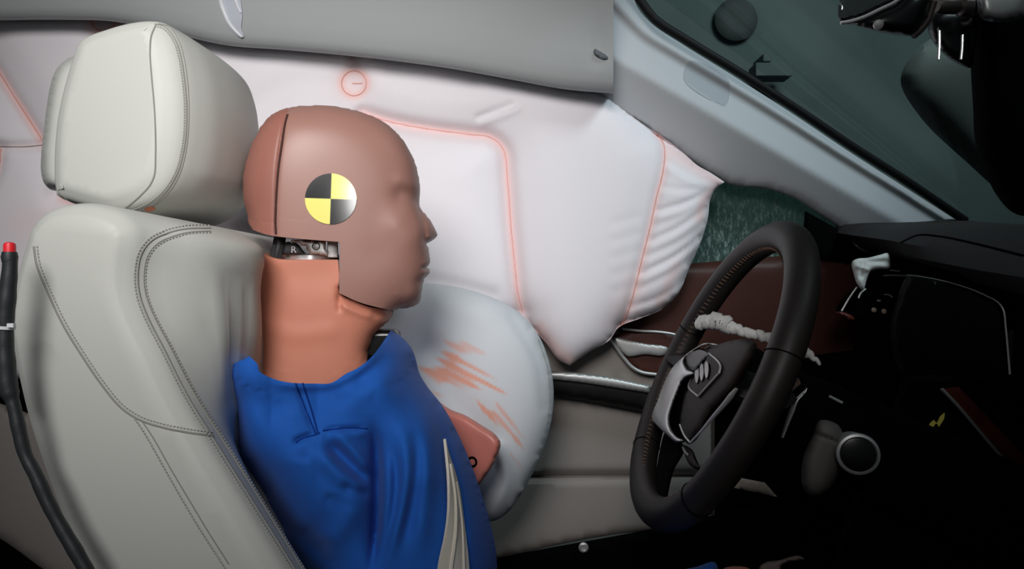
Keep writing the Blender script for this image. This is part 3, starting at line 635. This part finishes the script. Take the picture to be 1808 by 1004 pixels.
# neck load cell between head and neck
nc = empty('neck_load_cell', hmap(np.array([545.]), np.array([460.]), np.array([0.]))[0]); nc.parent = dum; nc.matrix_parent_inverse = dum.matrix_basis.inverted()
bpy.context.view_layer.update()
def hpt(px, py, t): return hmap(np.array([float(px)]), np.array([float(py)]), np.array([float(t)]))[0]
MH = np.stack([xh, yh, zh], 1)
def sub(o): 
    o.parent = nc; o.matrix_parent_inverse = nc.matrix_world.inverted(); return o
b = MB(); b.lathe(hpt(545, 462, 0.0), zh, [(0.034, 0), (0.036, 0.002), (0.036, 0.008), (0.034, 0.0095)], 40); sub(b.build('steel_disc', M_chrome))
blk = [(520, 424, 1), (577, 426, 1), (577, 441, 1), (582, 444, 1), (580, 452, 1), (566, 449), (551, 449, 1), (549, 443), (545, 440, 1), (545, 435, 1), (536, 434, 1), (534, 430, 1), (520, 430, 1)]
sub(relief('steel_block', blk, M_silver, None, lambda px, py, t: hmap(px, py, t+0.040), 2.0, 2.5, 0.006, 0.5))
b = MB(); b.lathe(hpt(561, 435, 0.0455), -yh, [(0.0045, 0), (0.0045, 0.0012), (0.0034, 0.0012), (0.0034, 0.0004)], 24); sub(b.build('bolt_ring', M_black))
b = MB(); b.lathe(hpt(561, 435, 0.0455), -yh, [(0.003, 0), (0.003, 0.002), (0.0012, 0.0024), (0.001, 0.0014)], 20); sub(b.build('bolt', M_silver))
sub(relief('sensor_body', [(508, 430), (530, 431), (537, 440), (543, 449), (520, 450), (506, 449)], mat('dark_sensor', srgb(48, 52, 54), 0.5), None, lambda px, py, t: hmap(px, py, t+0.030), 2.0, 4, 0.010, 0.5))
b = MB()
for k, (x0, rr) in enumerate(((499, 0.0042), (504, 0.0036), (494, 0.0036))): b.tube([hpt(x0+2, 418, 0.03-0.004*k), hpt(x0, 435, 0.036), hpt(x0-4, 452, 0.034), hpt(x0-5, 462, 0.03)], rr, 8)
sub(b.build('cable_bundle', M_cable))
b = MB(); b.box(hpt(588, 432, 0.02), 0.012, 0.03, 0.030, MH); sub(b.build('steel_post', M_silver, bevel=0.001))
cu = bpy.data.curves.new('letter', 'FONT'); cu.body = 'R'; cu.size = 0.0105; cu.extrude = 0.0002
to = bpy.data.objects.new('letter', cu); COL.objects.link(to); dg = bpy.context.evaluated_depsgraph_get(); me = bpy.data.meshes.new_from_object(to.evaluated_get(dg)); bpy.data.objects.remove(to)
me.materials.append(M_white); lt = bpy.data.objects.new('letter', me); COL.objects.link(lt)
Mx = Matrix(((xh[0], zh[0], -yh[0]), (xh[1], zh[1], -yh[1]), (xh[2], zh[2], -yh[2]))).to_4x4(); p0 = hpt(519.5, 446, 0.0412); Mx.translation = Vector(p0)
me.transform(Mx); sub(lt)
# jacket
J = lambda pts: cr(pts, 350, 560, 2.2615)
jk = J([(84, 240, 1), (100, 212), (205, 155, 1), (238, 190), (242, 212), (300, 245), (350, 258), (400, 263), (460, 264), (530, 262), (590, 225), (640, 200), (690, 160), (730, 110), (770, 50, 1), (820, 85), (855, 130), (872, 180), (880, 215), (905, 262), (980, 360), (1040, 470), (1085, 575), (1130, 700), (1168, 830), (1188, 930), (1195, 1030), (1200, 1280, 1), (520, 1280, 1), (415, 1004), (330, 850), (232, 655), (152, 520), (143, 440), (122, 340)])
jex = [J([(90, 250), (150, 60), (300, -60), (700, -60), (800, 60), (860, 180), (700, 300), (400, 330), (150, 260)]), J([(500, 1200), (1190, 1200), (1200, 1700), (500, 1700)])]
jfn = lambda px, py: np.interp(px, [385, 430, 480, 560, 700, 880], [-0.125, -0.085, -0.04, 0.0, 0.02, 0.05])
js = [(J([(430, 560), (470, 640), (520, 720)]), 60, 0.020), (J([(820, 330), (880, 480), (900, 760)]), 45, 0.012), (J([(740, 80), (720, 230), (700, 330)]), 40, 0.008),
      (J([(680, 390), (704, 470), (712, 580), (712, 760), (706, 900), (680, 1060)]), 9, -0.022), (J([(690, 380), (716, 560), (716, 800), (700, 1060)]), 24, -0.016),
      (J([(735, 470), (752, 600), (756, 740), (730, 900), (690, 1060)]), 13, 0.010), (J([(775, 480), (792, 640), (778, 780), (742, 920), (700, 1060)]), 9, -0.009), (J([(800, 380), (838, 560), (820, 740), (770, 900), (720, 1040)]), 15, 0.010),
      (J([(850, 420), (872, 600), (846, 780), (800, 960)]), 12, -0.008), (J([(880, 330), (915, 520), (900, 760), (880, 1000)]), 16, 0.008), (J([(905, 290), (965, 420), (1000, 560), (1040, 760), (1062, 1040)]), 11, -0.010),
      (J([(495, 470), (560, 545), (640, 620), (705, 690)]), 12, -0.013), (J([(530, 460), (610, 520), (700, 640)]), 12, 0.009), (J([(450, 500), (540, 600), (640, 690), (715, 735)]), 17, 0.010), (J([(560, 660), (630, 695), (710, 700)]), 11, -0.009),
      (J([(230, 640), (310, 750), (400, 860), (500, 950), (600, 1010)]), 16, -0.014), (J([(270, 660), (360, 790), (460, 900), (570, 990)]), 14, 0.010), (J([(400, 820), (470, 900), (540, 940)]), 14, -0.010), (J([(480, 940), (560, 860), (650, 720)]), 20, 0.007),
      (J([(390, 262), (430, 370), (470, 470)]), 5, -0.004), (J([(372, 505), (420, 482), (470, 468)]), 6, -0.007), (J([(490, 452), (580, 443), (690, 443)]), 5, -0.006), (J([(510, 475), (600, 462), (690, 470)]), 12, 0.006),
      (J([(235, 215), (300, 255), (450, 272), (560, 255), (700, 160), (770, 60)]), 9, 0.006), (J([(600, 290), (700, 210), (790, 130)]), 18, -0.007), (J([(110, 300), (230, 330), (380, 400)]), 30, -0.008), (J([(560, 330), (680, 300), (800, 260)]), 40, 0.008)]
jac = relief('jacket', jk, M_blue, dum, depth_map(0.865, fn=jfn), 4.2, 85, 0.165, 0.62, exts=jex, strokes=js, sharp=80, back=0.9, taper=True, lid_from=lambda q: q[1] < 690 and q[0] > 440 and q[0] < 700)
tag(jac, 'bright blue cloth jacket'); BJ = bvh_of(jac)
for s_ in ([(388, 262), (430, 370), (470, 468)], [(416, 262), (452, 370), (478, 462)], [(390, 500), (420, 482), (470, 468), (486, 460)], [(497, 452), (580, 443), (675, 443)]):
    seam('jacket_seam', J(s_), BJ, 0.0009, M_bluedk, dum, 4, 0.0002)
nb = MB(); nb.lathe(U(620, 690, 0.87), (0.05, 0, 1), [(0.055, -0.05), (0.06, 0.0), (0.058, 0.035), (0.045, 0.05), (0.01, 0.052)], 30); nb.build('neck_base', M_void, dum)
nb = MB(); nb.box(U(668, 618, 0.855), 0.05, 0.04, 0.05); nb.build('chest_bracket', M_blackgl, dum, bevel=0.006)
ub = [(770, 705, 1), (795, 722), (820, 732), (850, 750), (876, 768), (884, 782), (880, 800), (868, 825), (841, 862), (820, 880), (770, 850, 1)]
ar = relief('left_arm', ub, mat('salmon_vinyl', srgb(196, 118, 104), 0.38, spec=0.5, var=0.05), dum, depth_map(0.985, -0.0003, 0, 830, 790), 3, 7, 0.030, 0.5, sharp=60); tag(ar, 'salmon coloured far arm with a black hole')
BA = bvh_of(ar); P, N = project([(834, 815)], BA, 0); b = MB(); b.lathe(P[0]-N[0]*0.002, N[0], [(0.0075, 0), (0.0075, 0.0032), (0.0045, 0.0028), (0.004, 0.001)], 24); b.build('arm_hole', M_void, ar)
# legs under the wheel, only just in view
lg = relief('trousers', [(620, 1080), (800, 1020), (1000, 1022), (1160, 1012), (1230, 1000), (1262, 992), (1268, 1004), (1262, 1040), (1150, 1110), (800, 1140), (640, 1150)], M_blue, dum, depth_map(0.78), 8, 40, 0.06)
relief('knee_skin', [(1275, 1005), (1300, 999), (1325, 1005), (1330, 1050), (1290, 1080), (1262, 1050)], M_neck, dum, depth_map(0.78), 6, 30, 0.04)
# seat belt lying on the jacket
bl = patch('seat_belt', J([(968, 490, 1), (985, 560), (1000, 600), (1025, 690), (1045, 830), (1060, 940), (1068, 1060, 1), (940, 1060, 1), (955, 960), (972, 880), (984, 780), (982, 640), (975, 560)]), BJ, M_cream, None, 5, 0.004, 0.002)
tag(bl, 'cream seat belt webbing lying across the front of the blue jacket', 'seat belt')
tube('fold', project(spline(J([(985, 590), (1005, 720), (1008, 860), (990, 1040)]), 8), BJ, 0.0052)[0], 0.003, M_cream, bl)
tube('fold', project(spline(J([(1010, 660), (1030, 800), (1040, 950), (1045, 1040)]), 8), BJ, 0.0052)[0], 0.0025, M_cream, bl)

# ------------------------------------------------------------------ taped cable at the left
cb = empty('taped_cable', U(120, 1050, 0.56), 'black taped cable with a red tip running down beside the pale seat', 'cable')
cp = spline([(18, 452), (17, 480), (13, 520), (9, 560), (8, 600), (10, 640), (14, 680), (24, 715), (34, 760), (44, 800), (64, 840), (84, 885), (108, 930), (132, 970), (155, 1010), (190, 1070)], 5)
rad = np.interp(cp[:, 1], [450, 520, 560, 640, 695, 705, 800, 1004], [11, 14, 14, 15, 15, 11, 11, 12])/F*0.55*(1+0.03*np.sin(cp[:, 1]*0.06)+0.02*np.sin(cp[:, 1]*0.17))
cbo = tube('tape_wrap', U(cp[:, 0], cp[:, 1], 0.55), rad, M_cable, cb, 14)
c = U(17, 437, 0.55); b = MB(); b.lathe(c-np.array([0, 0, 0.0045]), (0, 0, 1), [(0.0042, -0.001), (0.0042, 0.006), (0.0036, 0.008), (0.0015, 0.0088)], 20); b.build('red_tip', M_redcap, cb)
b = MB(); b.lathe(U(17, 449, 0.55)-np.array([0, 0, 0.002]), (0, 0, 1), [(0.0052, -0.004), (0.0058, 0.0), (0.005, 0.004)], 18); b.build('collar', M_cable, cb)
b = MB(); b.lathe(U(8, 575, 0.55)-np.array([0, 0, 0.0012]), (0.1, 0, 1), [(0.0066, -0.0014), (0.0074, -0.001), (0.0074, 0.001), (0.0066, 0.0014)], 20); b.box(U(20, 574, 0.545), 0.005, 0.003, 0.003); b.build('cable_tie', M_white, cb)

# ------------------------------------------------------------------ steering wheel
tl = math.radians(25.5); wb = np.array([math.sin(tl), 0, math.cos(tl)]); wa = np.array([0, -1.0, 0]); wn = np.array([-math.cos(tl), 0, math.sin(tl)])
WC = np.array([0.241, 0.85, ZC-0.106]); RW = 0.181
def wpt(a, bq, e=0.0): return WC+np.outer(np.atleast_1d(a), wa)+np.outer(np.atleast_1d(bq), wb)+np.outer(np.atleast_1d(e)*np.ones(len(np.atleast_1d(a))), wn)
def wmap(px, py, t):
    d = U(px, py, 1.0)-np.array([0, 0, ZC]); o = np.array([0, 0, ZC]); k = ((WC-o)@wn+t)/(d@wn)
    return o+d*np.broadcast_to(k, (len(d),))[:, None]
def wm(base): return lambda px, py, t: wmap(np.asarray(px, float), np.asarray(py, float), base+t)
sw = empty('steering_wheel', WC, 'dark leather steering wheel with silver spoke trim and three shield badge', 'steering wheel')
n = 96; V = []; Fc = []; nm = 20
for i in range(n):
    a = 2*math.pi*i/n; low = max(0, -math.sin(a)-0.80)/0.2           # slightly flattened bottom
    rr = RW*(1-0.03*low); thick = 0.0185
    for k in range(nm):
        p = 2*math.pi*k/nm; r = rr+thick*1.02*math.cos(p); e = 0.0175*math.sin(p)
        V.append(wpt(r*math.cos(a), r*math.sin(a), e)[0])
for i in range(n):
    for k in range(nm): Fc.append((i*nm+k, ((i+1) % n)*nm+k, ((i+1) % n)*nm+(k+1) % nm, i*nm+(k+1) % nm))
rim = finish('rim', V, Fc, M_wheel, sw)
for a in (0.23, 2.9, -0.75, -2.35):
    an = np.linspace(0, 2*math.pi, 30); r = RW+0.0192*np.cos(an)
    V2 = wpt(r*math.cos(a), r*math.sin(a), 0.0178*np.sin(an)); tube('rim_joint', V2, 0.0007, M_void, rim, 5)
b = MB()
for i in range(150):
    a = 2*math.pi*i/150; c0 = [wpt((RW-0.0185+q)*math.cos(a+0.006*q/0.003), (RW-0.0185+q)*math.sin(a+0.006*q/0.003), 0.0065+z)[0] for q, z in ((0.0, -0.003), (-0.0012, 0.0), (0.0, 0.003))]
    b.tube(c0, 0.0007, 4)
b.build('rim_stitching', mat('tan_thread', srgb(130, 100, 80), 0.8), rim)
b = MB()
def spoke(a0, b0, a1, b1, w0, w1):
    q = np.linspace(0, 1, 6); pts = wpt(a0+(a1-a0)*q, b0+(b1-b0)*q, -0.012+0.006*q); b.tube(pts, np.interp(q, [0, 1], [w0, w1]), 12, 0.45)
spoke(0.03, 0.0, 0.178, 0.0, 0.035, 0.024); spoke(-0.03, -0.0, -0.178, -0.0, 0.035, 0.024)
b.build('spokes', M_black, sw)
S = lambda pts: cr(pts, 1180, 560, 3.861)
hub_px = S([(250, 205), (335, 186), (420, 160), (530, 150), (600, 180), (590, 260), (540, 360), (470, 480), (320, 640), (140, 865), (100, 820), (72, 740), (80, 640), (110, 500), (170, 400), (260, 280)])
hub = relief('hub_pad', hub_px, M_hub, sw, wm(0.006), 4, 20, 0.022, 0.5, back=1.4)
sil = S([(335, 186), (250, 175), (190, 205), (110, 262), (30, 340), (-20, 430), (-70, 560), (-110, 690), (-70, 745), (-10, 800), (60, 852), (105, 838), (60, 815), (20, 760), (8, 690), (30, 600), (60, 520), (110, 420), (178, 380), (170, 372), (130, 355), (105, 300), (112, 270), (180, 222), (250, 188)])
tr_ = relief('spoke_trim', sil, mat('bright_spoke_metal', srgb(214, 216, 216), 0.3, metal=0.55), sw, wm(0.020), 1.4, 7, 0.009, 0.5, back=2.0); tag(tr_, 'satin silver spoke trim')
relief('spoke_backing', S([(-55, 690), (-65, 560), (-10, 430), (60, 340), (130, 270), (220, 240), (260, 300), (220, 420), (150, 600), (120, 780), (110, 850), (60, 840), (0, 790)]), M_void, sw, wm(0.004), 3, 8, 0.006)
sp_btn = relief('switch_pad', S([(112, 268), (200, 208), (285, 245), (235, 310), (180, 368), (132, 348), (108, 300)]), M_blackgl, sw, wm(0.016), 2.2, 5, 0.006)
BHub = bvh_of(hub)
hub_c = np.array(S([(290, 520)])[0]); ht = spline(S([(470, 485), (400, 575), (300, 690), (220, 785), (145, 864, 1), (105, 815), (72, 738)]), 3)
hq = ht+(hub_c-ht)*0.03
tube('hub_trim', wmap(hq[:, 0], hq[:, 1], 0.020), np.interp(np.linspace(0, 1, len(ht)), [0, 0.1, 0.4, 0.7, 1], [0.0018, 0.0030, 0.0022, 0.0013, 0.0011]), M_silver, sw)
bd = S([(290, 250, 1), (368, 335), (360, 385, 1), (215, 545, 1), (150, 480), (160, 440), (240, 310)])
bp = spline(bd+bd[:1], 2)
badge = patch('badge', bd, BHub, M_hub, sw, 2.5, 0.001, 0.001)
tube('badge_frame', project(bp, BHub, 0.0022)[0], 0.0011, M_silver, badge)
for k in range(3):                                    # three slanted shields in a row
    ox, oy = 214+k*34, 400-k*16
    sh = S([(ox-15, oy-30, 1), (ox-4, oy-62), (ox+10, oy-40, 1), (ox+12, oy), (ox+6, oy+40), (ox-2, oy+58), (ox-12, oy+30)])
    so = patch('shield', sh, BHub, M_silver, badge, 1.2, 0.0022, 0.0016)
    tube('shield_edge', project(spline(S([(ox+12, oy-44), (ox+16, oy), (ox+9, oy+42), (ox, oy+62)]), 1.5), BHub, 0.0030)[0], 0.0007, M_void, badge)
tube('lower_clip', wmap(*spline(S([(100, 885), (112, 910), (130, 932)]), 3).T, 0.01), 0.0014, M_silver, sw)
relief('lower_spoke', [(1178, 760), (1200, 775), (1208, 792), (1190, 830), (1180, 870), (1176, 905), (1160, 905), (1158, 850), (1164, 800)], M_void, sw, wm(-0.008), 3, 6, 0.010)
relief('lower_spoke_cover', S([(100, 870), (160, 900), (190, 960), (215, 1040), (150, 1010), (110, 930)]), M_hub, sw, wm(0.0), 3, 6, 0.008)

# ------------------------------------------------------------------ steering column and stalks
col = empty('steering_column', WC-wn*0.2, 'dark steering column shroud with round silver ringed knob behind the wheel', 'steering column')
b = MB(); b.lathe(WC-wn*0.015, -wn, [(0.045, 0), (0.05, 0.02), (0.045, 0.06), (0.05, 0.12), (0.06, 0.36), (0.05, 0.40)], 32); b.build('column', M_void, col)
C2 = lambda pts: cr(pts, 1340, 640, 4.0167)
relief('shroud', C2([(430, 410), (560, 440), (600, 520), (600, 680), (560, 800), (470, 920), (380, 950), (320, 900), (300, 800), (320, 650), (380, 520)]), mat('grey_shroud', srgb(92, 88, 84), 0.7), col, depth_map(0.80), 4, 18, 0.03, strokes=[(C2([(400, 500), (480, 530), (580, 570)]), 3, -0.004)])
kc = U(1513, 800, 0.765)
b = MB(); b.lathe(kc, (-0.25, -1, 0.05), [(0.019, -0.03), (0.0215, 0), (0.0225, 0.004), (0.0215, 0.007), (0.019, 0.008), (0.017, 0.004), (0.006, 0.003)], 44); kb = b.build('knob_ring', M_silver, col)
b = MB(); b.lathe(kc+np.array([-0.001, -0.004, 0]), (-0.25, -1, 0.05), [(0.0175, -0.02), (0.0185, 0.0), (0.0178, 0.003), (0.012, 0.0045), (0.002, 0.005)], 40); b.build('knob', M_blackgl, col)
pd = C2([(338, 180), (325, 205), (295, 235), (270, 260), (235, 340), (200, 430), (165, 530)])
tube('shift_paddle', U(*spline(pd, 3).T, 0.80), np.interp(np.linspace(0, 1, len(spline(pd, 3))), [0, 0.15, 0.5, 1], [0.0018, 0.003, 0.0045, 0.0028]), M_chrome, col, 10, 0.6)
b = MB()
for k in range(12):
    x0, y0 = 155+k*11, 235-k*9.5; b.tube(U(*np.array(C2([(x0-2, y0-18), (x0+8, y0), (x0+14, y0+22)])).T, 0.80), 0.0009, 5)
b.build('column_stitching', mat('dull_thread', srgb(120, 100, 90), 0.8), col)
tube('small_ring', U(*np.array(C2([(235, 38), (262, 38), (285, 28), (290, 5), (280, -10)])).T, 0.80), 0.0014, M_silver, col)
tube('lower_ring', U(*np.array(C2([(500, 238), (540, 258), (590, 283)])).T, 0.80), 0.0016, M_silver, col)
# white taped stalk behind the rim
so = empty('indicator_stalk', U(1330, 590, 0.96), 'stalk wrapped in crumpled white tape passing behind the steering wheel rim', 'stalk')
tp = spline([(1228, 572), (1240, 570), (1262, 566), (1284, 574), (1304, 583), (1340, 592), (1380, 602), (1410, 612), (1432, 628), (1448, 642)], 2.5)
q = tp[:, 0]; rd = np.interp(q, [1226, 1232, 1250, 1270, 1285, 1300, 1330, 1400, 1425, 1448], [5, 11, 13, 15, 14, 9, 8, 10, 8, 2])/F*0.95
rd = rd*(1+0.12*np.sin(q*0.31)+0.10*np.sin(q*0.83+1)); dz = 2*np.sin(q*0.5)
tube('tape', U(q, tp[:, 1]+dz, np.interp(q, [1228, 1448], [0.975, 0.90])), rd, M_tape, so, 12)
tube('stalk', U(np.array([1290, 1350, 1410.]), np.array([582, 596, 616.]), np.array([0.955, 0.935, 0.915])), 0.004, M_black, so)

# ------------------------------------------------------------------ dashboard
dash = empty('dashboard', (0.8, 0.8, ZC-0.3), 'black dashboard with padded top, dark wood strip and chrome lined screen', 'dashboard')
rings = []
for y in np.linspace(1.335, 0.30, 40):
    zl = 0.100-(1.29-y)*0.20; zc = 0.114-(1.3-y)*0.13; zc = max(zc, zl+0.012)
    pr = [(0.98, -0.60), (0.98, zc-0.03), (0.86, zc+0.001), (0.76, zc), (0.68, (zc*0.6+zl*0.4)+0.004), (0.625, zl+0.008), (0.604, zl+0.002), (0.60, zl-0.006), (0.606, zl-0.014), (0.628, zl-0.026), (0.66, zl-0.05), (0.655, zl-0.11), (0.645, zl-0.2), (0.62, zl-0.30), (0.64, zl-0.40), (0.68, -0.60)]
    pr = resample(spline([(a, b_) if i not in (0, 1, 15) else (a, b_, 1) for i, (a, b_) in enumerate(pr)], 0.012), 70)
    rings.append(np.stack([pr[:, 0], np.full(len(pr), y), ZC+pr[:, 1]], -1))
n = len(rings[0])
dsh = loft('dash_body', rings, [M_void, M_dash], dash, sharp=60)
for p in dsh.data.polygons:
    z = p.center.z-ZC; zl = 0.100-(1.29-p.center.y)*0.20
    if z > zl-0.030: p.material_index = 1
BD = bvh_of(dsh)
D = lambda pts: cr(pts, 1440, 420, 3.587)
tube('pad_seam', project(spline([(1592, 428), (1620, 416), (1660, 418), (1720, 430), (1808, 452)], 6), BD, 0.0)[0], 0.0022, M_void, dash)
# screen
scr = empty('display_screen', U(1700, 600, 0.98), 'wide black screen with a thin chrome edge in the dashboard', 'screen')
so_ = D([(590, 235), (750, 258), (960, 315), (1080, 365), (1160, 410), (1190, 455), (1205, 560), (1220, 720), (1235, 890), (1200, 960), (900, 930), (560, 880), (470, 600), (520, 380)])
scm = depth_map(0.99, -0.0006, 0, 1650, 0)
relief('glass', so_, mat('screen_glass', srgb(4, 4, 5), 0.4, spec=0.12), scr, scm, 7, 6, 0.006)
ed = spline(D([(580, 233), (750, 258), (960, 315), (1080, 365), (1160, 410), (1190, 455), (1205, 560), (1220, 720), (1234, 882)]), 4)
tube('chrome_edge', U(ed[:, 0], ed[:, 1], 0.99-0.0006*(ed[:, 0]-1650)-0.007), np.interp(ed[:, 0], [1600, 1700, 1770, 1790], [0.0004, 0.0006, 0.0010, 0.0016]), M_silver, scr, 6)
relief('dark_edge', D([(1235, 580), (1262, 580), (1288, 860), (1248, 880)]), mat('dark_grey_edge', srgb(60, 52, 50), 0.6), scr, depth_map(0.93), 3, 5, 0.004)
# outer air vent and switches beside the screen
vt = empty('air_vent', U(1540, 520, 1.16), 'black outer air vent with thin metal edges below the white tape', 'vent')
relief('vent_body', D([(265, 290), (330, 225), (430, 215), (590, 232), (560, 330), (480, 500), (400, 560), (250, 520), (130, 465)]), M_void, vt, depth_map(1.17), 4, 8, 0.02)
for pl in ([(165, 462), (210, 385), (262, 310)], [(272, 380), (285, 350), (318, 322)], [(430, 238), (500, 236), (590, 240)], [(475, 204), (500, 206), (535, 210)], [(435, 358), (465, 360), (487, 375)], [(390, 397), (410, 397)], [(520, 400), (545, 340), (570, 285)]):
    q = spline(D(pl), 3); tube('metal_edge', U(q[:, 0], q[:, 1], 1.142), 0.0016 if len(pl) < 3 or pl[0][0] < 300 else 0.0011, M_silver, vt, 6)
for c_ in ((365, 458), (428, 466)):
    b = MB(); b.lathe(U(*D([c_])[0], 1.146), (0, -1, 0.3), [(0.003, 0), (0.0042, 0.003), (0.002, 0.005)], 14); b.build('button', M_beige, vt)
relief('brown_flap', D([(130, 468), (180, 470), (248, 510), (235, 525), (180, 500)]), M_wood, vt, depth_map(1.14), 3, 5, 0.004)
# crumpled white tape on the vent
wt = relief('crumpled_tape', D([(232, 150), (262, 132), (330, 125), (400, 108), (460, 97), (472, 150), (470, 190), (400, 198), (350, 212), (325, 260), (300, 330), (268, 300), (245, 240)]), M_tape, None, depth_map(1.13), 2.2, 8, 0.012, strokes=[(D([(300, 150), (290, 240)]), 5, -0.004), (D([(340, 150), (460, 150)]), 5, -0.004), (D([(270, 180), (330, 200)]), 4, 0.003)])
tag(wt, 'scrap of crumpled white tape stuck above the outer air vent', 'tape')
# lower dash: wood strip, marker, scraps
E = lambda pts: cr(pts, 1560, 680, 3.097)
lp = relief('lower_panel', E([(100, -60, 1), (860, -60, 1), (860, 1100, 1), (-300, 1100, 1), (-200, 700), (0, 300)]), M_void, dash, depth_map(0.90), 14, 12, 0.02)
BL = bvh_of(lp)
patch('wood_strip', E([(318, 18, 1), (400, 8, 1), (520, 130), (700, 320), (830, 460, 1), (830, 610, 1), (768, 548), (560, 310), (400, 120)]), BL, M_wood, dash, 6, 0.002, 0.002)
tube('strip_trim', project(spline(E([(310, 18), (400, 112), (560, 300), (768, 545), (830, 620)]), 6), BL, 0.003)[0], 0.0022, M_silver, dash)
m1 = patch('lightning_mark', E([(330, 148, 1), (326, 180), (298, 226, 1), (283, 206), (272, 220), (238, 264, 1), (234, 248), (252, 206), (272, 188, 1), (286, 204), (305, 172)]), BL, M_lightning, dash, 2, 0.001, 0.0008)
tag(m1, 'yellow zigzag marker stuck on the black lower dash')
ts = spline(E([(262, 260), (290, 285), (340, 320), (385, 335), (420, 370), (455, 400), (492, 438)]), 2)
t = tube('torn_scrap', U(ts[:, 0], ts[:, 1], 0.874), np.interp(np.linspace(0, 1, len(ts)), [0, 0.12, 0.4, 0.62, 0.85, 1], [1.5, 5, 5, 8, 5, 0.6])/F*0.87, M_pinkscrap, None, 10, 0.6)
tag(t, 'twisted pinkish white scrap hanging below the yellow zigzag marker', 'scrap')
t = relief('fabric_scrap', E([(660, 640), (720, 590), (790, 545), (830, 560), (830, 700), (740, 790), (700, 835), (690, 760)]), M_beige, None, depth_map(0.86), 4, 10, 0.008); tag(t, 'crumpled beige fabric scrap at the lower end of the wood strip', 'scrap')
tube('pedal_edge', U(*spline(E([(388, 850), (430, 812), (470, 775), (503, 742)]), 3).T, 0.86), [0.0006]*0 or 0.0016, M_silver, dash, 8)
tube('trim_glint', U(*np.array(E([(578, 565), (600, 600), (620, 625)])).T, 0.86), 0.001, M_beige, dash, 6)
t = relief('brown_scrap', E([(60, 495), (125, 575), (95, 570), (40, 610), (10, 625), (30, 560)]), M_wood, None, depth_map(0.86), 3, 6, 0.004); tag(t, 'small dark brown scrap below the round knob', 'scrap')
K = lambda pts: cr(pts, 1000, 840, 4.109)
t = relief('beige_card', K([(1268, 14, 1), (1440, 48, 1), (1530, 150, 1), (1210, 84, 1)]), M_beige, None, depth_map(1.285, 0.0002, 0, 1330), 4, 4, 0.003); tag(t, 'beige card scrap seen in the dark footwell beyond the wheel rim', 'scrap')
t = relief('torn_padding', K([(1400, 660), (1440, 628), (1555, 608), (1610, 590), (1690, 578), (1725, 600), (1610, 625), (1560, 650), (1550, 720), (1420, 720)]), mat('dull_padding', srgb(120, 104, 96), 0.9, var=0.3, vscale=60), None, depth_map(0.80), 3, 8, 0.008); tag(t, 'pale torn padding at the bottom of the footwell in front of the knees', 'scrap')

# ------------------------------------------------------------------ mirror and camera rig at the upper right
Q = lambda pts: cr(pts, 1480, 0, 5.512)
mr = empty('rear_view_mirror', U(1590, 10, 0.62), 'dark rear view mirror with a pale rim at the top of the windscreen', 'mirror')
relief('mirror_shell', Q([(25, 225), (120, 205), (250, 165), (420, 80), (560, 20), (640, -60), (760, -120), (930, -60), (920, 30), (880, 160), (850, 230), (760, 335), (720, 350), (600, 345), (450, 325), (280, 285), (130, 240)]), M_blackgl, mr, depth_map(0.62), 4, 20, 0.025)
relief('mirror_glass', Q([(20, 205), (100, 190), (250, 145), (420, 62), (580, -10), (640, -90), (300, -160), (60, -100)]), mat('mirror_face', srgb(120, 128, 128), 0.12, metal=0.9), mr, depth_map(0.612), 5, 6, 0.003)
tube('mirror_rim', U(*spline(Q([(25, 222), (110, 210), (250, 165), (420, 85), (560, 15), (650, -60)]), 4).T, 0.603), 0.0016, M_silver, mr, 8)
tube('rim_lip', U(*spline(Q([(930, 20), (900, 110), (865, 205), (800, 290), (730, 350)]), 4).T, 0.61), 0.003, M_hub, mr, 8)
b = MB(); b.lathe(U(*Q([(385, 238)])[0], 0.592), (0, -1, -0.5), [(0.004, 0), (0.004, 0.002), (0.001, 0.003)], 14); b.build('button', M_silver, mr)
rig = empty('camera_rig', U(1770, 300, 0.7), 'black camera post with silver cap and gloss black barrel at the right edge', 'camera rig')
relief('post', [(1700, -60), (1712, 40), (1714, 120), (1718, 190), (1722, 250), (1738, 300), (1760, 345), (1790, 376), (1850, 385, 1), (1900, 300), (1900, -60)], M_void, rig, depth_map(0.76), 9, 40, 0.06)
relief('silver_cap', Q([(1350, -80), (1355, 60), (1365, 140), (1400, 185), (1480, 212), (1600, 218), (1720, 200), (1810, 150), (1860, -80)]), M_silver, rig, depth_map(0.66), 4, 14, 0.025)
relief('lens_barrel', Q([(870, 280), (900, 370), (970, 470), (1080, 570), (1180, 628), (1290, 660), (1330, 500), (1330, 100), (1200, 60), (950, 100), (880, 200)]), M_blackgl, rig, depth_map(0.68), 4, 16, 0.02)
b = MB(); ax = np.array([1.0, 0.1, 0]); b.lathe(U(*Q([(960, 50)])[0], 0.64), ax, [(0.006, 0), (0.0075, 0.004), (0.0075, 0.018), (0.006, 0.021), (0.0085, 0.023), (0.0085, 0.031), (0.006, 0.033)], 24); b.build('clamp_rod', mat('dark_steel', srgb(110, 104, 100), 0.35, metal=0.8), rig)
for x0, y0, x1, y1 in ((985, 300, 978, 580), (1210, 340, 1195, 580)): tube('barrel_highlight', U(*np.array(Q([(x0, y0), ((x0+x1)/2+4, (y0+y1)/2), (x1, y1)])).T, 0.645), 0.0013, M_chrome, rig, 8)  # two highlights on the gloss barrel, modelled as thin chrome tubes
relief('rig_bracket', Q([(1180, 200), (1240, 210), (1305, 165), (1295, 240), (1240, 270), (1200, 245)]), M_hub, rig, depth_map(0.645), 3, 6, 0.004)
